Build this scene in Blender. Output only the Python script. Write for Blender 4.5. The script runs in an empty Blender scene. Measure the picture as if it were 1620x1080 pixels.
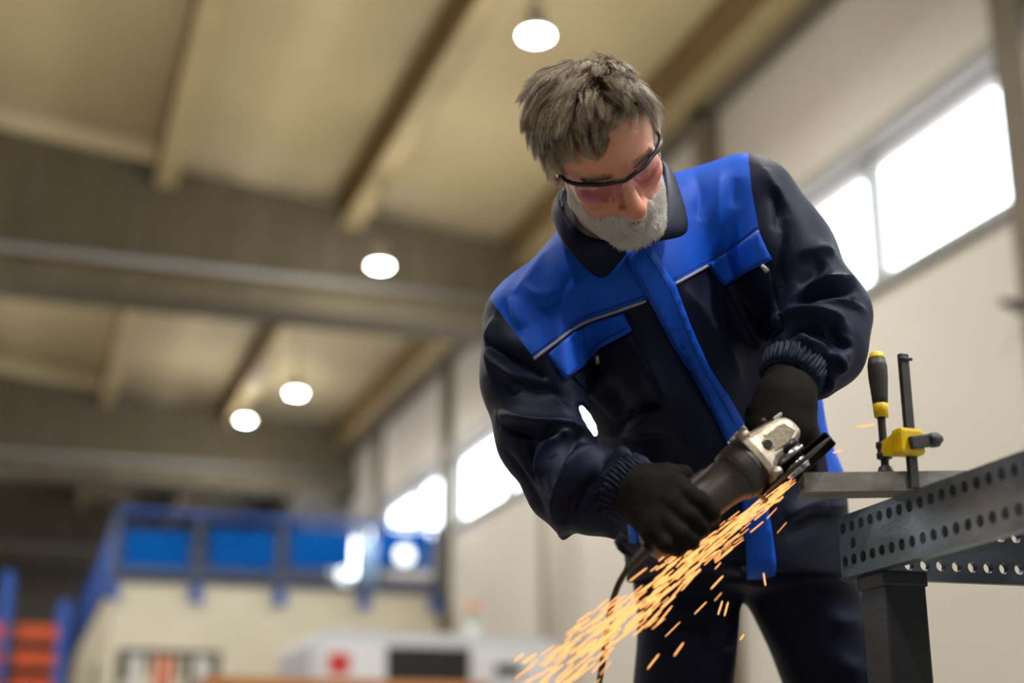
import bpy, bmesh, math, random
import numpy as np
from mathutils import Vector, Matrix
from mathutils.bvhtree import BVHTree
from mathutils.geometry import delaunay_2d_cdt

random.seed(4); RNG = np.random.default_rng(4)
SC = bpy.context.scene
COL = SC.collection

# ------------------------------------------------------------------ camera
FPX = 2250.0                       # focal length in pixels of the 1620 wide frame (50 mm on 36 mm)
VX, VY = 10.0, 1240.0              # vanishing point of the hall's long axis
PITCH = math.atan((VY - 540) / FPX)
YAW = math.atan((810 - VX) / (FPX * math.cos(PITCH) + (VY - 540) * math.sin(PITCH)))
CAM = np.array([0.0, 0.0, 0.52])
FW = np.array([math.sin(YAW) * math.cos(PITCH), math.cos(YAW) * math.cos(PITCH), math.sin(PITCH)])
RT = np.array([math.cos(YAW), -math.sin(YAW), 0.0])
UP = np.cross(RT, FW)
cam_data = bpy.data.cameras.new('camera')
cam_data.sensor_width = 36.0
cam_data.lens = 36.0 * FPX / 1620.0
cam_data.clip_start = 0.05
cam_data.clip_end = 300
cam_data.dof.use_dof = True
cam_data.dof.focus_distance = 2.08
cam_data.dof.aperture_fstop = 1.55
cam = bpy.data.objects.new('camera', cam_data)
COL.objects.link(cam)
cam.matrix_world = Matrix(((RT[0], UP[0], -FW[0], CAM[0]), (RT[1], UP[1], -FW[1], CAM[1]),
                           (RT[2], UP[2], -FW[2], CAM[2]), (0, 0, 0, 1)))
SC.camera = cam

# ------------------------------------------------------------------ world, exposure
vs = SC.view_settings
vs.view_transform = 'Standard'; vs.look = 'None'; vs.gamma = 1.0; vs.use_curve_mapping = False
vs.exposure = 0.5
WORLD_STRENGTH = 6.5
world = bpy.data.worlds.new('overcast_sky'); SC.world = world; world.use_nodes = True
bg = world.node_tree.nodes['Background']
bg.inputs[0].default_value = (0.86, 0.95, 1.0, 1); bg.inputs[1].default_value = WORLD_STRENGTH
LAMP_W = 78.0; LAMP_UP = 56.0

# ------------------------------------------------------------------ helpers
def c3(px, py, z):                 # pixel + depth -> metric point in the camera's axes (right, up, depth)
    return np.array([(px - 810) / FPX * z, (540 - py) / FPX * z, z])
def cw(v):                         # camera axes -> world
    v = np.asarray(v, float)
    return CAM + v[..., 0:1] * RT + v[..., 1:2] * UP + v[..., 2:3] * FW
def ray(px, py): return FW + RT * (px - 810) / FPX - UP * (py - 540) / FPX
def onX(px, py, X): r = ray(px, py); return CAM + r * (X / r[0])
def onY(px, py, Y): r = ray(px, py); return CAM + r * (Y / r[1])
def onZ(px, py, Z): r = ray(px, py); return CAM + r * ((Z - CAM[2]) / r[2])
def nrm(v): v = np.asarray(v, float); return v / np.linalg.norm(v)

def tag(o, label=None, cat=None, group=None, kind=None):
    if label: o['label'] = label
    if cat: o['category'] = cat
    if group: o['group'] = group
    if kind: o['kind'] = kind
    return o

def setparent(o, parent):
    if parent is not None:
        o.parent = parent
        o.matrix_parent_inverse = parent.matrix_basis.inverted()
        p = parent
        while p.parent is not None:      # parents of parents: meshes with identity basis
            p = p.parent
        if parent.parent is not None:
            o.matrix_parent_inverse = Matrix.Identity(4)
    return o

def empty(name, loc, label=None, cat=None, group=None, kind=None):
    o = bpy.data.objects.new(name, None); COL.objects.link(o)
    o.empty_display_size = 0.1
    o.location = Vector([float(c) for c in loc])
    return tag(o, label, cat, group, kind)

def mesh_obj(name, verts, faces, mat, parent=None, smooth=False):
    me = bpy.data.meshes.new(name)
    me.from_pydata([tuple(map(float, v)) for v in verts], [], [tuple(map(int, f)) for f in faces])
    if mat is not None: me.materials.append(mat)
    if smooth: me.shade_smooth()
    me.update()
    o = bpy.data.objects.new(name, me); COL.objects.link(o)
    setparent(o, parent)
    return o

class MB:
    """collects shapes for ONE mesh object"""
    def __init__(s): s.v = []; s.f = []; s.sm = []
    def add(s, v, f, smooth=False):
        n = len(s.v); s.v += [tuple(map(float, q)) for q in v]
        s.f += [tuple(int(i) + n for i in q) for q in f]; s.sm += [smooth] * len(f); return s
    def box(s, a, b, M=None, bev=0.0):
        x0, y0, z0 = np.minimum(a, b); x1, y1, z1 = np.maximum(a, b)
        if bev > 0:
            bm = bmesh.new(); bmesh.ops.create_cube(bm, size=1)
            for q in bm.verts: q.co = Vector(((x0 + x1) / 2 + q.co.x * (x1 - x0), (y0 + y1) / 2 + q.co.y * (y1 - y0), (z0 + z1) / 2 + q.co.z * (z1 - z0)))
            bmesh.ops.bevel(bm, geom=bm.edges[:] , offset=bev, segments=2, affect='EDGES', profile=0.6)
            bm.verts.index_update(); vv = [np.array(q.co) for q in bm.verts]; ff = [[q.index for q in f.verts] for f in bm.faces]; bm.free()
        else:
            vv = [np.array(q) for q in ((x0,y0,z0),(x1,y0,z0),(x1,y1,z0),(x0,y1,z0),(x0,y0,z1),(x1,y0,z1),(x1,y1,z1),(x0,y1,z1))]
            ff = [(0,3,2,1),(4,5,6,7),(0,1,5,4),(1,2,6,5),(2,3,7,6),(3,0,4,7)]
        if M is not None: vv = [M(q) for q in vv]
        return s.add(vv, ff)
    def tube(s, pts, r, n=12, caps=True, smooth=True):
        pts = [np.asarray(p, float) for p in pts]; r = [r] * len(pts) if np.isscalar(r) else list(r)
        V = []; F = []; prev = None
        for i, p in enumerate(pts):
            t = nrm(pts[min(i + 1, len(pts) - 1)] - pts[max(i - 1, 0)])
            if prev is None:
                a = np.cross(t, (0, 0, 1)) if abs(t[2]) < .9 else np.cross(t, (1, 0, 0))
            else: a = prev - t * (prev @ t)
            a = nrm(a); prev = a; b = np.cross(t, a)
            for k in range(n):
                w = 2 * math.pi * k / n; V.append(p + r[i] * (a * math.cos(w) + b * math.sin(w)))
        for i in range(len(pts) - 1):
            for k in range(n):
                k2 = (k + 1) % n; F.append((i*n+k, i*n+k2, (i+1)*n+k2, (i+1)*n+k))
        s.add(V, F, smooth)
        if caps:
            base = len(s.v) - len(V)
            s.f += [tuple(base + k for k in range(n - 1, -1, -1)), tuple(base + (len(pts)-1)*n + k for k in range(n))]; s.sm += [False, False]
        return s
    def lathe(s, prof, o, ax, n=32, smooth=True, capped=True):
        """prof: (distance along axis, radius)"""
        o = np.asarray(o, float); ax = nrm(ax)
        a = nrm(np.cross(ax, (0, 0, 1)) if abs(ax[2]) < .9 else np.cross(ax, (1, 0, 0))); b = np.cross(ax, a)
        V = []; F = []
        for (h, r) in prof:
            for k in range(n):
                w = 2 * math.pi * k / n; V.append(o + ax * h + r * (a * math.cos(w) + b * math.sin(w)))
        for i in range(len(prof) - 1):
            for k in range(n):
                k2 = (k + 1) % n; F.append((i*n+k, i*n+k2, (i+1)*n+k2, (i+1)*n+k))
        s.add(V, F, smooth)
        if capped:
            base = len(s.v) - len(V)
            s.f += [tuple(base + k for k in range(n - 1, -1, -1)), tuple(base + (len(prof)-1)*n + k for k in range(n))]; s.sm += [False, False]
        return s
    def prism(s, poly, o, ex, ey, ez, h):
        """polygon in (ex,ey) extruded by h along ez"""
        o = np.asarray(o, float); ex, ey, ez = map(lambda q: np.asarray(q, float), (ex, ey, ez)); n = len(poly)
        V = [o + ex * x + ey * y for x, y in poly] + [o + ex * x + ey * y + ez * h for x, y in poly]
        F = [tuple(range(n - 1, -1, -1)), tuple(range(n, 2 * n))] + [(i, (i+1) % n, n + (i+1) % n, n + i) for i in range(n)]
        return s.add(V, F)
    def build(s, name, mat, parent=None, auto=True, bev=0.0):
        o = mesh_obj(name, s.v, s.f, mat, parent)
        me = o.data
        bm = bmesh.new(); bm.from_mesh(me); bmesh.ops.recalc_face_normals(bm, faces=bm.faces[:]); bm.to_mesh(me); bm.free()
        if len(me.polygons) == len(s.sm): me.polygons.foreach_set('use_smooth', s.sm)
        if bev > 0:
            m = o.modifiers.new('bevel', 'BEVEL'); m.width = bev; m.segments = 2; m.limit_method = 'ANGLE'; m.angle_limit = math.radians(40)
        return o

# ---- materials
def srgb(r, g, b):
    f = lambda c: (c / 255 / 12.92) if c / 255 <= .04045 else ((c / 255 + .055) / 1.055) ** 2.4
    return (f(r), f(g), f(b), 1)
def mat(name, col, rough=.6, metal=0.0, spec=.5, noise=0.0, nscale=8.0, bump=0.0, bscale=60.0, sheen=0.0, stretch=None, coat=0.0, crease=0.0, col2=None, nlow=.4, nhigh=.65):
    m = bpy.data.materials.new(name); m.use_nodes = True; nt = m.node_tree; b = nt.nodes['Principled BSDF']
    b.inputs['Base Color'].default_value = col; b.inputs['Roughness'].default_value = rough
    b.inputs['Metallic'].default_value = metal; b.inputs['Specular IOR Level'].default_value = spec
    if sheen: b.inputs['Sheen Weight'].default_value = sheen; b.inputs['Sheen Roughness'].default_value = .5
    if coat: b.inputs['Coat Weight'].default_value = coat
    tc = nt.nodes.new('ShaderNodeTexCoord'); vec = tc.outputs['Object']
    if stretch:
        mp = nt.nodes.new('ShaderNodeMapping'); mp.inputs['Scale'].default_value = stretch; nt.links.new(vec, mp.inputs[0]); vec = mp.outputs[0]
    if noise or col2:
        n = nt.nodes.new('ShaderNodeTexNoise'); n.inputs['Scale'].default_value = nscale; n.inputs['Detail'].default_value = 6; nt.links.new(vec, n.inputs['Vector'])
        r = nt.nodes.new('ShaderNodeValToRGB'); r.color_ramp.elements[0].position = nlow; r.color_ramp.elements[1].position = nhigh
        c2 = col2 or tuple(min(1, c * (1 + noise)) for c in col[:3]) + (1,)
        c1 = col if col2 else tuple(c * (1 - noise) for c in col[:3]) + (1,)
        r.color_ramp.elements[0].color = c1; r.color_ramp.elements[1].color = c2
        nt.links.new(n.outputs['Fac'], r.inputs[0]); nt.links.new(r.outputs[0], b.inputs['Base Color'])
    if bump:
        n2 = nt.nodes.new('ShaderNodeTexNoise'); n2.inputs['Scale'].default_value = bscale; n2.inputs['Detail'].default_value = 4; nt.links.new(vec, n2.inputs['Vector'])
        bp = nt.nodes.new('ShaderNodeBump'); bp.inputs['Strength'].default_value = bump; bp.inputs['Distance'].default_value = .01
        nt.links.new(n2.outputs['Fac'], bp.inputs['Height']); nt.links.new(bp.outputs[0], b.inputs['Normal'])
        if crease:
            n3 = nt.nodes.new('ShaderNodeTexNoise'); n3.noise_type = 'RIDGED_MULTIFRACTAL'; n3.inputs['Scale'].default_value = 9; n3.inputs['Detail'].default_value = 3; n3.inputs['Distortion'].default_value = 1.2; nt.links.new(vec, n3.inputs['Vector'])
            b2 = nt.nodes.new('ShaderNodeBump'); b2.inputs['Strength'].default_value = crease; b2.inputs['Distance'].default_value = .006
            nt.links.new(n3.outputs['Fac'], b2.inputs['Height']); nt.links.new(b2.outputs[0], bp.inputs['Normal'])
    return m
def emat(name, col, strength):
    m = bpy.data.materials.new(name); m.use_nodes = True; nt = m.node_tree; b = nt.nodes['Principled BSDF']
    b.inputs['Base Color'].default_value = (.8, .8, .8, 1); b.inputs['Emission Color'].default_value = col; b.inputs['Emission Strength'].default_value = strength
    return m
def glassmat(name, tint, gloss=.06, rough=.02):
    m = bpy.data.materials.new(name); m.use_nodes = True; nt = m.node_tree; nt.nodes.clear()
    o = nt.nodes.new('ShaderNodeOutputMaterial'); t = nt.nodes.new('ShaderNodeBsdfTransparent'); t.inputs[0].default_value = tint
    g = nt.nodes.new('ShaderNodeBsdfGlossy'); g.inputs['Roughness'].default_value = rough
    mx = nt.nodes.new('ShaderNodeMixShader'); mx.inputs[0].default_value = gloss; nt.links.new(t.outputs[0], mx.inputs[1]); nt.links.new(g.outputs[0], mx.inputs[2]); nt.links.new(mx.outputs[0], o.inputs[0])
    return m

# ================================================================== THE HALL
XW, XL, YB, YF = 6.4, -18.4, -9.0, 46.0        # right wall, left wall, end behind the camera, far end
def roofz(x): return 8.62 - .105 * (x + 6.0) if x > -6 else 8.62 - .105 * (-6.0 - x)   # underside of purlins
M_floor = mat('floor_concrete', srgb(132, 128, 120), .45, noise=.12, nscale=1.5, bump=.05)
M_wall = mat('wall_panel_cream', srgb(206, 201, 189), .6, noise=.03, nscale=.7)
M_roof = mat('roof_panel_cream', srgb(220, 203, 158), .7, noise=.05, nscale=.5)
M_conc = mat('girder_concrete', srgb(104, 97, 78), .85, noise=.1, nscale=.9, bump=.1, stretch=(3, 3, .6))
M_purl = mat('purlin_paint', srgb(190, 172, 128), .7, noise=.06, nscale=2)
M_purl_side = mat('purlin_web_shade_brown', srgb(120, 96, 58), .8, noise=.1, nscale=2)  # browner than the flanges: the shade on the purlin sides is in the colour
M_dark = mat('dark_steel', srgb(52, 50, 46), .6)
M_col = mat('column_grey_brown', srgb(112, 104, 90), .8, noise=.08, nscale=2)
M_frame = mat('window_frame_grey', srgb(150, 152, 148), .5)
M_pane = glassmat('window_glass', (.97, .99, 1, 1))
M_cream = mat('mezzanine_cream', srgb(222, 214, 190), .6, noise=.03, nscale=1)
M_blue = mat('railing_blue', srgb(20, 80, 170), .5)
M_bluep = mat('panel_blue', srgb(0, 88, 172), .8, spec=.1, noise=.06, nscale=2)
M_orange = mat('beam_orange', srgb(196, 74, 18), .5, noise=.08, nscale=3)
M_white = mat('machine_white', srgb(228, 228, 232), .4)
M_grey = mat('machine_grey', srgb(206, 209, 216), .4)
M_black = mat('black_plastic', srgb(16, 16, 20), .35)
M_red = mat('red_print', srgb(205, 40, 30), .5)
M_wood = mat('bench_wood', srgb(196, 132, 72), .5, noise=.15, nscale=5, stretch=(1, 8, 8))
M_winter = mat('outdoor_ground', srgb(205, 190, 195), .9)

fl = MB().box((XL, YB, -.2), (XW + .3, YF, 0)).build('floor', M_floor); tag(fl, kind='structure', label='pale concrete workshop floor running under the table and machines')
gd = MB().box((XW + .3, YB - 30, -.3), (XW + 60, YF + 30, -.1)).build('ground', M_winter); tag(gd, 'pale paved ground outside the high windows', 'ground', kind='structure')

# girders and columns positions
GY = [-6.0, 5.8, 17.6, 29.4, 41.2]
ceil = empty('ceiling', (0, 0, 0), 'cream roof panels carried by purlins and deep concrete girders', kind='structure')
def slab(x0, x1, y0, y1, z0f, th, name, m, parent):
    v = [(x0, y0, z0f(x0)), (x1, y0, z0f(x1)), (x1, y1, z0f(x1)), (x0, y1, z0f(x0))]
    v += [(a, b, c + th) for a, b, c in v]
    f = [(0,3,2,1),(4,5,6,7),(0,1,5,4),(1,2,6,5),(2,3,7,6),(3,0,4,7)]
    return mesh_obj(name, v, f, m, parent)
PX = [1.2 + 2.45 * k for k in range(-8, 3)]            # purlin positions ... 1.2, 3.65, 6.1
PD = .62
edges = [YB] + GY + [YF]
xs = sorted([XL, -6.0] + PX + [XW + .3])
for j in range(len(edges) - 1):
    for i in range(len(xs) - 1):
        if xs[i + 1] - xs[i] < .05: continue
        slab(xs[i], xs[i + 1], edges[j], edges[j + 1], lambda x: roofz(x) + PD, .15, 'roof_panel', M_roof, ceil)
for x in PX:
    for j in range(len(edges) - 1):
        if x < -8 and j > 3: continue
        w = .135
        z = roofz(x)
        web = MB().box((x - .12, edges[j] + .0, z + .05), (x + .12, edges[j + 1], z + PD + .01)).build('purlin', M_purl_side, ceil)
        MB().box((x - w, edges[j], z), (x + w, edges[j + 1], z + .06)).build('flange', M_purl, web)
for y in GY:
    g = MB()
    for sx in (1, -1):
        xa, xb = (-6.0, XW + .2) if sx > 0 else (-6.0, XL)
        poly = [(xa, 6.78), (xb, 6.78), (xb, roofz(xb) + .3), (xa, roofz(xa) + .3)]
        g.prism(poly, (0, y - .14, 0), (1, 0, 0), (0, 0, 1), (0, 1, 0), .28)
    w = g.build('girder', M_conc, ceil)
    MB().box((XL, y - .36, 6.32), (XW + .1, y + .36, 6.62)).build('bottom_flange', M_conc, w)
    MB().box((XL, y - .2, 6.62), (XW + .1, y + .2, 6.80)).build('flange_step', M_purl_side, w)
    MB().tube([(XL, y - .42, 6.72), (XW, y - .42, 6.72)], .05, 8).build('conduit', M_frame, w)
    for k in range(-3, 6):
        xr = k * 1.25 - .4
        MB().box((xr - .05, y - .17, 6.8), (xr + .05, y - .13, roofz(xr))).build('stiffener', M_col, w)
MB().box((XW - .14, YB, roofz(XW) - .1), (XW - .02, YF, roofz(XW) + .6)).build('eaves_shadow_strip', M_col, ceil)  # dark strip standing in for the shadow gap between roof and wall

# right wall with a continuous high window band
ZB, ZT = 4.47, 5.58
wr = empty('wall_right', (XW, 0, 0), 'cream panelled long wall with a high window band', kind='structure')
COLS = [2.6 + 4.85 * k for k in range(-2, 10)]
ye = [YB] + COLS + [YF]
for j in range(len(ye) - 1):
    MB().box((XW, ye[j], -.1), (XW + .25, ye[j + 1], ZB)).build('wall_panel', M_wall, wr)
    MB().box((XW, ye[j], ZT), (XW + .25, ye[j + 1], 8.6)).build('wall_panel', M_wall, wr)
for y in COLS:
    MB().box((XW - .14, y - .16, 0), (XW + .2, y + .16, 8.0)).build('column', M_col, wr)
MB().box((XW - .10, YB, ZT), (XW - .005, YF, ZT + .16)).build('lintel_rail', M_frame, wr)
MB().box((XW - .07, YB, ZB - .09), (XW - .005, YF, ZB)).build('sill_rail', M_frame, wr)
MB().tube([(XW - .3, 16.35, 0), (XW - .3, 16.35, 6.3)], .09, 16).build('downpipe', M_wall, wr)
p_ = onX(1613, 483, XW - .12)
hk = empty('wall_bracket', p_, 'small dark bracket on the cream wall at the right edge', 'bracket')
MB().box(p_ + (-.02, -.06, -.035), p_ + (.12, .06, .035)).build('bracket_plate', M_dark, hk)
MB().tube([p_ + (0, 0, 0), p_ + (-.12, .05, .03)], .03, 10).build('bracket_arm', M_dark, hk)
nwin = 0
for j in range(len(COLS) - 1):
    y0, y1 = COLS[j] + .16, COLS[j + 1] - .16
    if y1 < 0: continue
    nwin += 1
    w = empty('window_%d' % nwin, (XW, y0, ZB), kind='structure')
    w['label'] = 'high strip window between two wall columns'
    t = .05
    fr = MB()
    for (a, b) in (((XW + .02, y0, ZB), (XW + .12, y1, ZB + t)), ((XW + .02, y0, ZT - t), (XW + .12, y1, ZT)),
                   ((XW + .02, y0, ZB + t), (XW + .12, y0 + t, ZT - t)), ((XW + .02, y1 - t, ZB + t), (XW + .12, y1, ZT - t))): fr.box(a, b)
    fr.build('window_frame', M_frame, w)
    ym = (y0 + y1) / 2 - .35
    MB().box((XW + .02, ym - .075, ZB + t), (XW + .12, ym + .075, ZT - t)).build('mullion', M_frame, w)
    for (a, b) in ((y0 + t, ym - .075), (ym + .075, y1 - t)):
        mesh_obj('pane', [(XW + .07, a, ZB + t), (XW + .07, b, ZB + t), (XW + .07, b, ZT - t), (XW + .07, a, ZT - t)], [(0, 1, 2, 3)], M_pane, w)
    ld = bpy.data.lights.new('window_portal', 'AREA'); ld.shape = 'RECTANGLE'; ld.size = y1 - y0; ld.size_y = ZT - ZB; ld.cycles.is_portal = True
    lo = bpy.data.objects.new('window_portal', ld); COL.objects.link(lo); lo.location = (XW + .16, (y0 + y1) / 2, (ZB + ZT) / 2)
    lo.rotation_euler = (math.radians(90), 0, math.radians(90))      # faces -X, into the hall

# other walls
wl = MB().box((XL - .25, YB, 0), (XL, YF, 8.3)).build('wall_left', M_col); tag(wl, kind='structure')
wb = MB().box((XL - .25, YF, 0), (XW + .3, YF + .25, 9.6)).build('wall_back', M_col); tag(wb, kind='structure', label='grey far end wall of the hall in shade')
wf = MB().box((XL - .25, YB - .25, 0), (XW + .3, YB, 9.6)).build('wall_front', M_col); tag(wf, kind='structure')

# pendant lamps
M_lens = emat('lamp_lens', (1, .96, .9, 1), 32.0)
M_alu = mat('lamp_aluminium', srgb(190, 190, 188), .35, metal=.8)
def lamp(loc, label, first=[None]):
    if first[0] is None:
        r = empty('pendant_lamp', (0, 0, 0))
        MB().lathe([(0, .135), (.02, .145), (.06, .14), (.10, .085), (.26, .075), (.30, .04)], (0, 0, 0), (0, 0, 1), 28).build('lamp_housing', M_alu, r)
        MB().lathe([(-.035, .045), (-.026, .09), (-.004, .128)], (0, 0, 0), (0, 0, 1), 28).build('lens', M_lens, r)
        MB().tube([(0, 0, .29), (0, 0, 1.35)], .012, 6).build('suspension_cable', M_dark, r)
        first[0] = r
    else:
        s = first[0]; r = s.copy(); COL.objects.link(r)
        for ch in s.children:
            c = ch.copy(); COL.objects.link(c); c.parent = r
    r.location = loc
    tag(r, label, 'lamp', 'pendant lamps under the roof')
    for kind, en, dz in (('AREA', LAMP_W, -.045), ('POINT', LAMP_UP, -.30)):      # reflector downwards, stray light all round
        ld = bpy.data.lights.new('lamp_light', kind); ld.energy = en; ld.color = (1, .955, .895)
        if kind == 'AREA': ld.shape = 'DISK'; ld.size = .23
        else: ld.shadow_soft_size = .2
        lo = bpy.data.objects.new('lamp_light', ld); COL.objects.link(lo); lo.location = Vector(loc) + Vector((0, 0, dz))
lamp((3.60, 9.98, 6.5), 'bright round pendant lamp nearest the camera, above the worker')
lamp((3.68, 15.8, 6.5), 'bright round pendant lamp in front of the nearer concrete girder')
lamp((3.80, 21.96, 6.5), 'bright round pendant lamp right of the far pair')
lamp((3.68, 26.8, 7.2), 'bright round pendant lamp left of the far pair, smallest of all')
for x in (3.7, -1.4, -9.5):  # unseen lamps, added for more light on the worker and the hall
    for k in range(-2, 5):
        y = 9.96 + 5.9 * k - (2.9 if -2 < x < 0 else 0)
        if x > 3 and k >= 0: continue
        if x < -9 and k < 0: continue
        lamp((x, y, 6.5), 'round pendant lamp out of the picture, added to light the worker and hall')
lamp((2.3, .1, 4.7), 'round unseen lamp above the welding table, added as key light on the worker')  # added key light from the front right, for the face and sleeve folds

# ================================================================== FAR FURNISHINGS OF THE HALL
def yz(px, py, Y): q = onY(px, py, Y); return q[0], q[2]
# ---- mezzanine office
YM = 22.0; XM = 1.22; ZM = 3.40
mz = empty('mezzanine', (3.8, 30, 0), 'cream office block with a blue railed mezzanine on top', 'mezzanine')
MB().box((XM, YM, 0), (XW - .16, YM + .15, ZM)).build('front_wall', M_cream, mz)
MB().box((XM, YM + .15, 0), (XM + .15, 44.0, ZM)).build('side_wall', M_cream, mz)
MB().box((XM - .06, YM - .06, ZM), (XW - .16, 44.0, ZM + .12)).build('deck_edge', mat('deck_dark_blue', srgb(36, 44, 78), .6), mz)
MB().box((XM - .03, 24.6, 0), (XM + .02, 25.5, 2.4)).build('door_leaf', M_col, mz)
ZR = 4.42
M_post = mat('post_grey_blue', srgb(70, 84, 112), .5)
for px in (184, 314, 446, 578, 688):
    x, _ = yz(px, 860, YM - .02)
    pst = MB().box((x - .045, YM - .10, ZM - .22), (x + .045, YM - .02, ZR)).build('railing_post', M_post, mz)
    MB().box((x - .09, YM - .12, ZM - .28), (x + .09, YM - .061, ZM - .04)).build('post_foot', M_blue, pst)
MB().box((XM, YM - .09, ZR), (XW - .2, YM - .03, ZR + .07)).build('top_rail', M_blue, mz)
MB().box((XM, YM - .08, ZM + .13), (XW - .2, YM - .04, ZM + .22)).build('toe_board', M_post, mz)
for (a, b) in ((197, 297), (333, 432), (460, 556), (598, 680)):
    x0, zt0 = yz(a, 836, YM - .05); x1, zb0 = yz(b, 902, YM - .05)
    MB().box((x0, YM - .075, zb0), (x1, YM - .035, zt0)).build('blue_panel', M_bluep, mz)
for k in range(10):
    y = YM + 2.3 * k + .2
    MB().box((XM - .02, y, ZM + .12), (XM + .05, y + .07, ZR)).build('railing_post', M_blue, mz)
    MB().box((XM, y + .12, ZM + .22), (XM + .03, y + 2.2, ZR - .1)).build('blue_panel', M_blue, mz)
MB().box((XM - .01, YM, ZR), (XM + .05, 44, ZR + .07)).build('top_rail', M_blue, mz)
x, z1_ = yz(581, 856, YM - .16); _, z0_ = yz(581, 928, YM - .16)
MB().tube([(x, YM - .17, z0_), (x, YM - .17, z1_)], .16, 18).build('pale_blue_drum', mat('drum_pale_blue', srgb(150, 182, 220), .5), mz)
M_spot = emat('small_lamp_glow', (.86, .97, 1, 1), 1.5)
for (px, py, r_, lab) in ((543, 908, .09, 'small bright round lamp on the mezzanine edge beside the pale blue drum'), (640, 878, .15, 'bright round lamp on the mezzanine below the far windows')):
    q = onY(px, py, YM - .22); e = empty('spot_lamp', q, lab, 'lamp', 'small lamps on the mezzanine edge')
    MB().lathe([(0, r_), (.02, r_ * .9), (.05, r_ * .4)], q, (0, -1, 0), 20).build('lens', M_spot, e)
    MB().lathe([(0, r_ * 1.02), (.10, r_ * .7), (.16, r_ * .4)], q, (0, 1, 0), 20).build('lamp_housing', M_dark, e)
q = onY(490, 812, 24.0)
e = empty('ventilation_unit', (q[0], 24.0, ZM + .12), 'dark rounded unit standing on the mezzanine behind the blue panels', 'ventilator')
MB().lathe([(-.25, .30), (-.22, .40), (.2, .40), (.25, .32)], (q[0], 24, q[2]), (0, 1, 0), 28).build('drum', M_dark, e)
MB().lathe([(-.27, .33), (-.24, .36), (-.22, .33)], (q[0], 24, q[2]), (0, 1, 0), 28, capped=False).build('rim', M_col, e)
MB().box((q[0] - .30, 23.85, ZM + .12), (q[0] + .30, 24.15, q[2] - .32)).build('stand', M_dark, e)

# ---- pallet rack at the far left
YR = 20.0
rk = empty('pallet_rack', (.2, YR, 0), 'blue pallet rack with stacked orange beams at the far left', 'rack')
for px, top_y in ((14, 905), (103, 950)):
    x, zt0 = yz(px, top_y, YR)
    for dy in (0, .9): MB().box((x - .07, YR + dy - .05, 0), (x + .07, YR + dy + .05, zt0)).build('upright', M_blue, rk)
x0, _ = yz(16, 1000, YR); x1, _ = yz(101, 1000, YR)
for k in range(8):
    pyc = 1001 + 38 * k; zc = yz(60, 1001, YR)[1] - .335 * k
    if zc < .2: break
    bmx = MB().box((x0 + .075, YR - .06, zc - .10), (x1 - .075, YR - .01, zc + .10)).build('orange_beam', M_orange, rk)
    MB().box((x0 - 1.6, YR - .06, zc - .10), (x0 - .075, YR - .01, zc + .10)).build('orange_beam', M_orange, rk)
    MB().box((x0 + .075, YR + .1, zc - .16), (x1 - .075, YR + .85, zc - .11)).build('shelf', M_dark, rk)

# ---- tool trolley before the cream office
YT = 18.0
x0, zt0 = yz(190, 1026, YT); x1, _ = yz(346, 1026, YT)
tt = empty('tool_trolley', ((x0 + x1) / 2, YT, 0), 'dark framed trolley with hanging tools before the cream office', 'trolley')
for x in (x0, (x0 + x1) / 2, x1):
    MB().box((x - .03, YT - .03, 0), (x + .03, YT + .03, zt0)).build('frame_post', M_dark, tt)
MB().box((x0, YT - .03, zt0 - .07), (x1, YT + .03, zt0)).build('frame_rail', M_dark, tt)
for k in range(9):
    x = x0 + (x1 - x0) * (k + .5) / 9; h = (.30, .45, .22, .5, .38, .28, .42, .25, .34)[k]
    MB().box((x - .045, YT - .05, zt0 - .08 - h), (x + .045, YT - .031, zt0 - .08)).build('hanging_tool', (M_dark, M_grey, M_col)[k % 3] if k not in (3, 4) else M_orange, tt)
MB().box((x0, YT - .25, .4), (x1, YT + .25, .46)).build('tray', M_dark, tt)

# ---- white machine
YC = 13.0
x0, zt0 = yz(492, 1002, YC); x1, _ = yz(888, 1002, YC); zt0 = 1.86
mc = empty('laser_cutting_machine', ((x0 + x1) / 2, YC + .8, 0), 'white and grey enclosed machine with dark window and red square', 'machine')
def rrect(xa, xb, za, zb, r_, m=8):
    pts = [(xa, za), (xb, za)]
    pts += [(xb - r_ + r_ * math.cos(t), zb - r_ + r_ * math.sin(t)) for t in np.linspace(0, math.pi / 2, m)]
    pts += [(xa + r_ + r_ * math.cos(t), zb - r_ + r_ * math.sin(t)) for t in np.linspace(math.pi / 2, math.pi, m)]
    return pts
MB().prism(rrect(x0, x1, .02, zt0, .16), (0, YC, 0), (1, 0, 0), (0, 0, 1), (0, 1, 0), 1.7).build('housing', M_grey, mc)
zi = zt0 - .13
xa, xb = yz(612, 1040, YC)[0], yz(742, 1040, YC)[0]
MB().box((x0 + .09, YC - .03, .15), (xa - .02, YC, zi)).build('front_panel', M_white, mc)
MB().box((xb + .02, YC - .03, .15), (x1 - .09, YC, zi)).build('front_panel', M_white, mc)
MB().box((xa, YC - .02, .9), (xb, YC, zi - .0)).build('dark_window', M_black, mc)
MB().box((xa, YC - .02, .15), (xb, YC, .88)).build('front_panel', M_white, mc)
q0, q1 = onY(521, 1032, YC - .04), onY(553, 1066, YC - .04)
MB().box((q0[0], YC - .04, q1[2]), (q1[0], YC - .03, q0[2])).build('red_square', M_red, mc)
q0, q1 = onY(786, 1050, YC - .3), onY(826, 1070, YC - .3)
sm = MB().box((q0[0], YC - .30, q1[2]), (q1[0], YC - .26, q0[2])).build('control_screen', M_black, mc)
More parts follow.
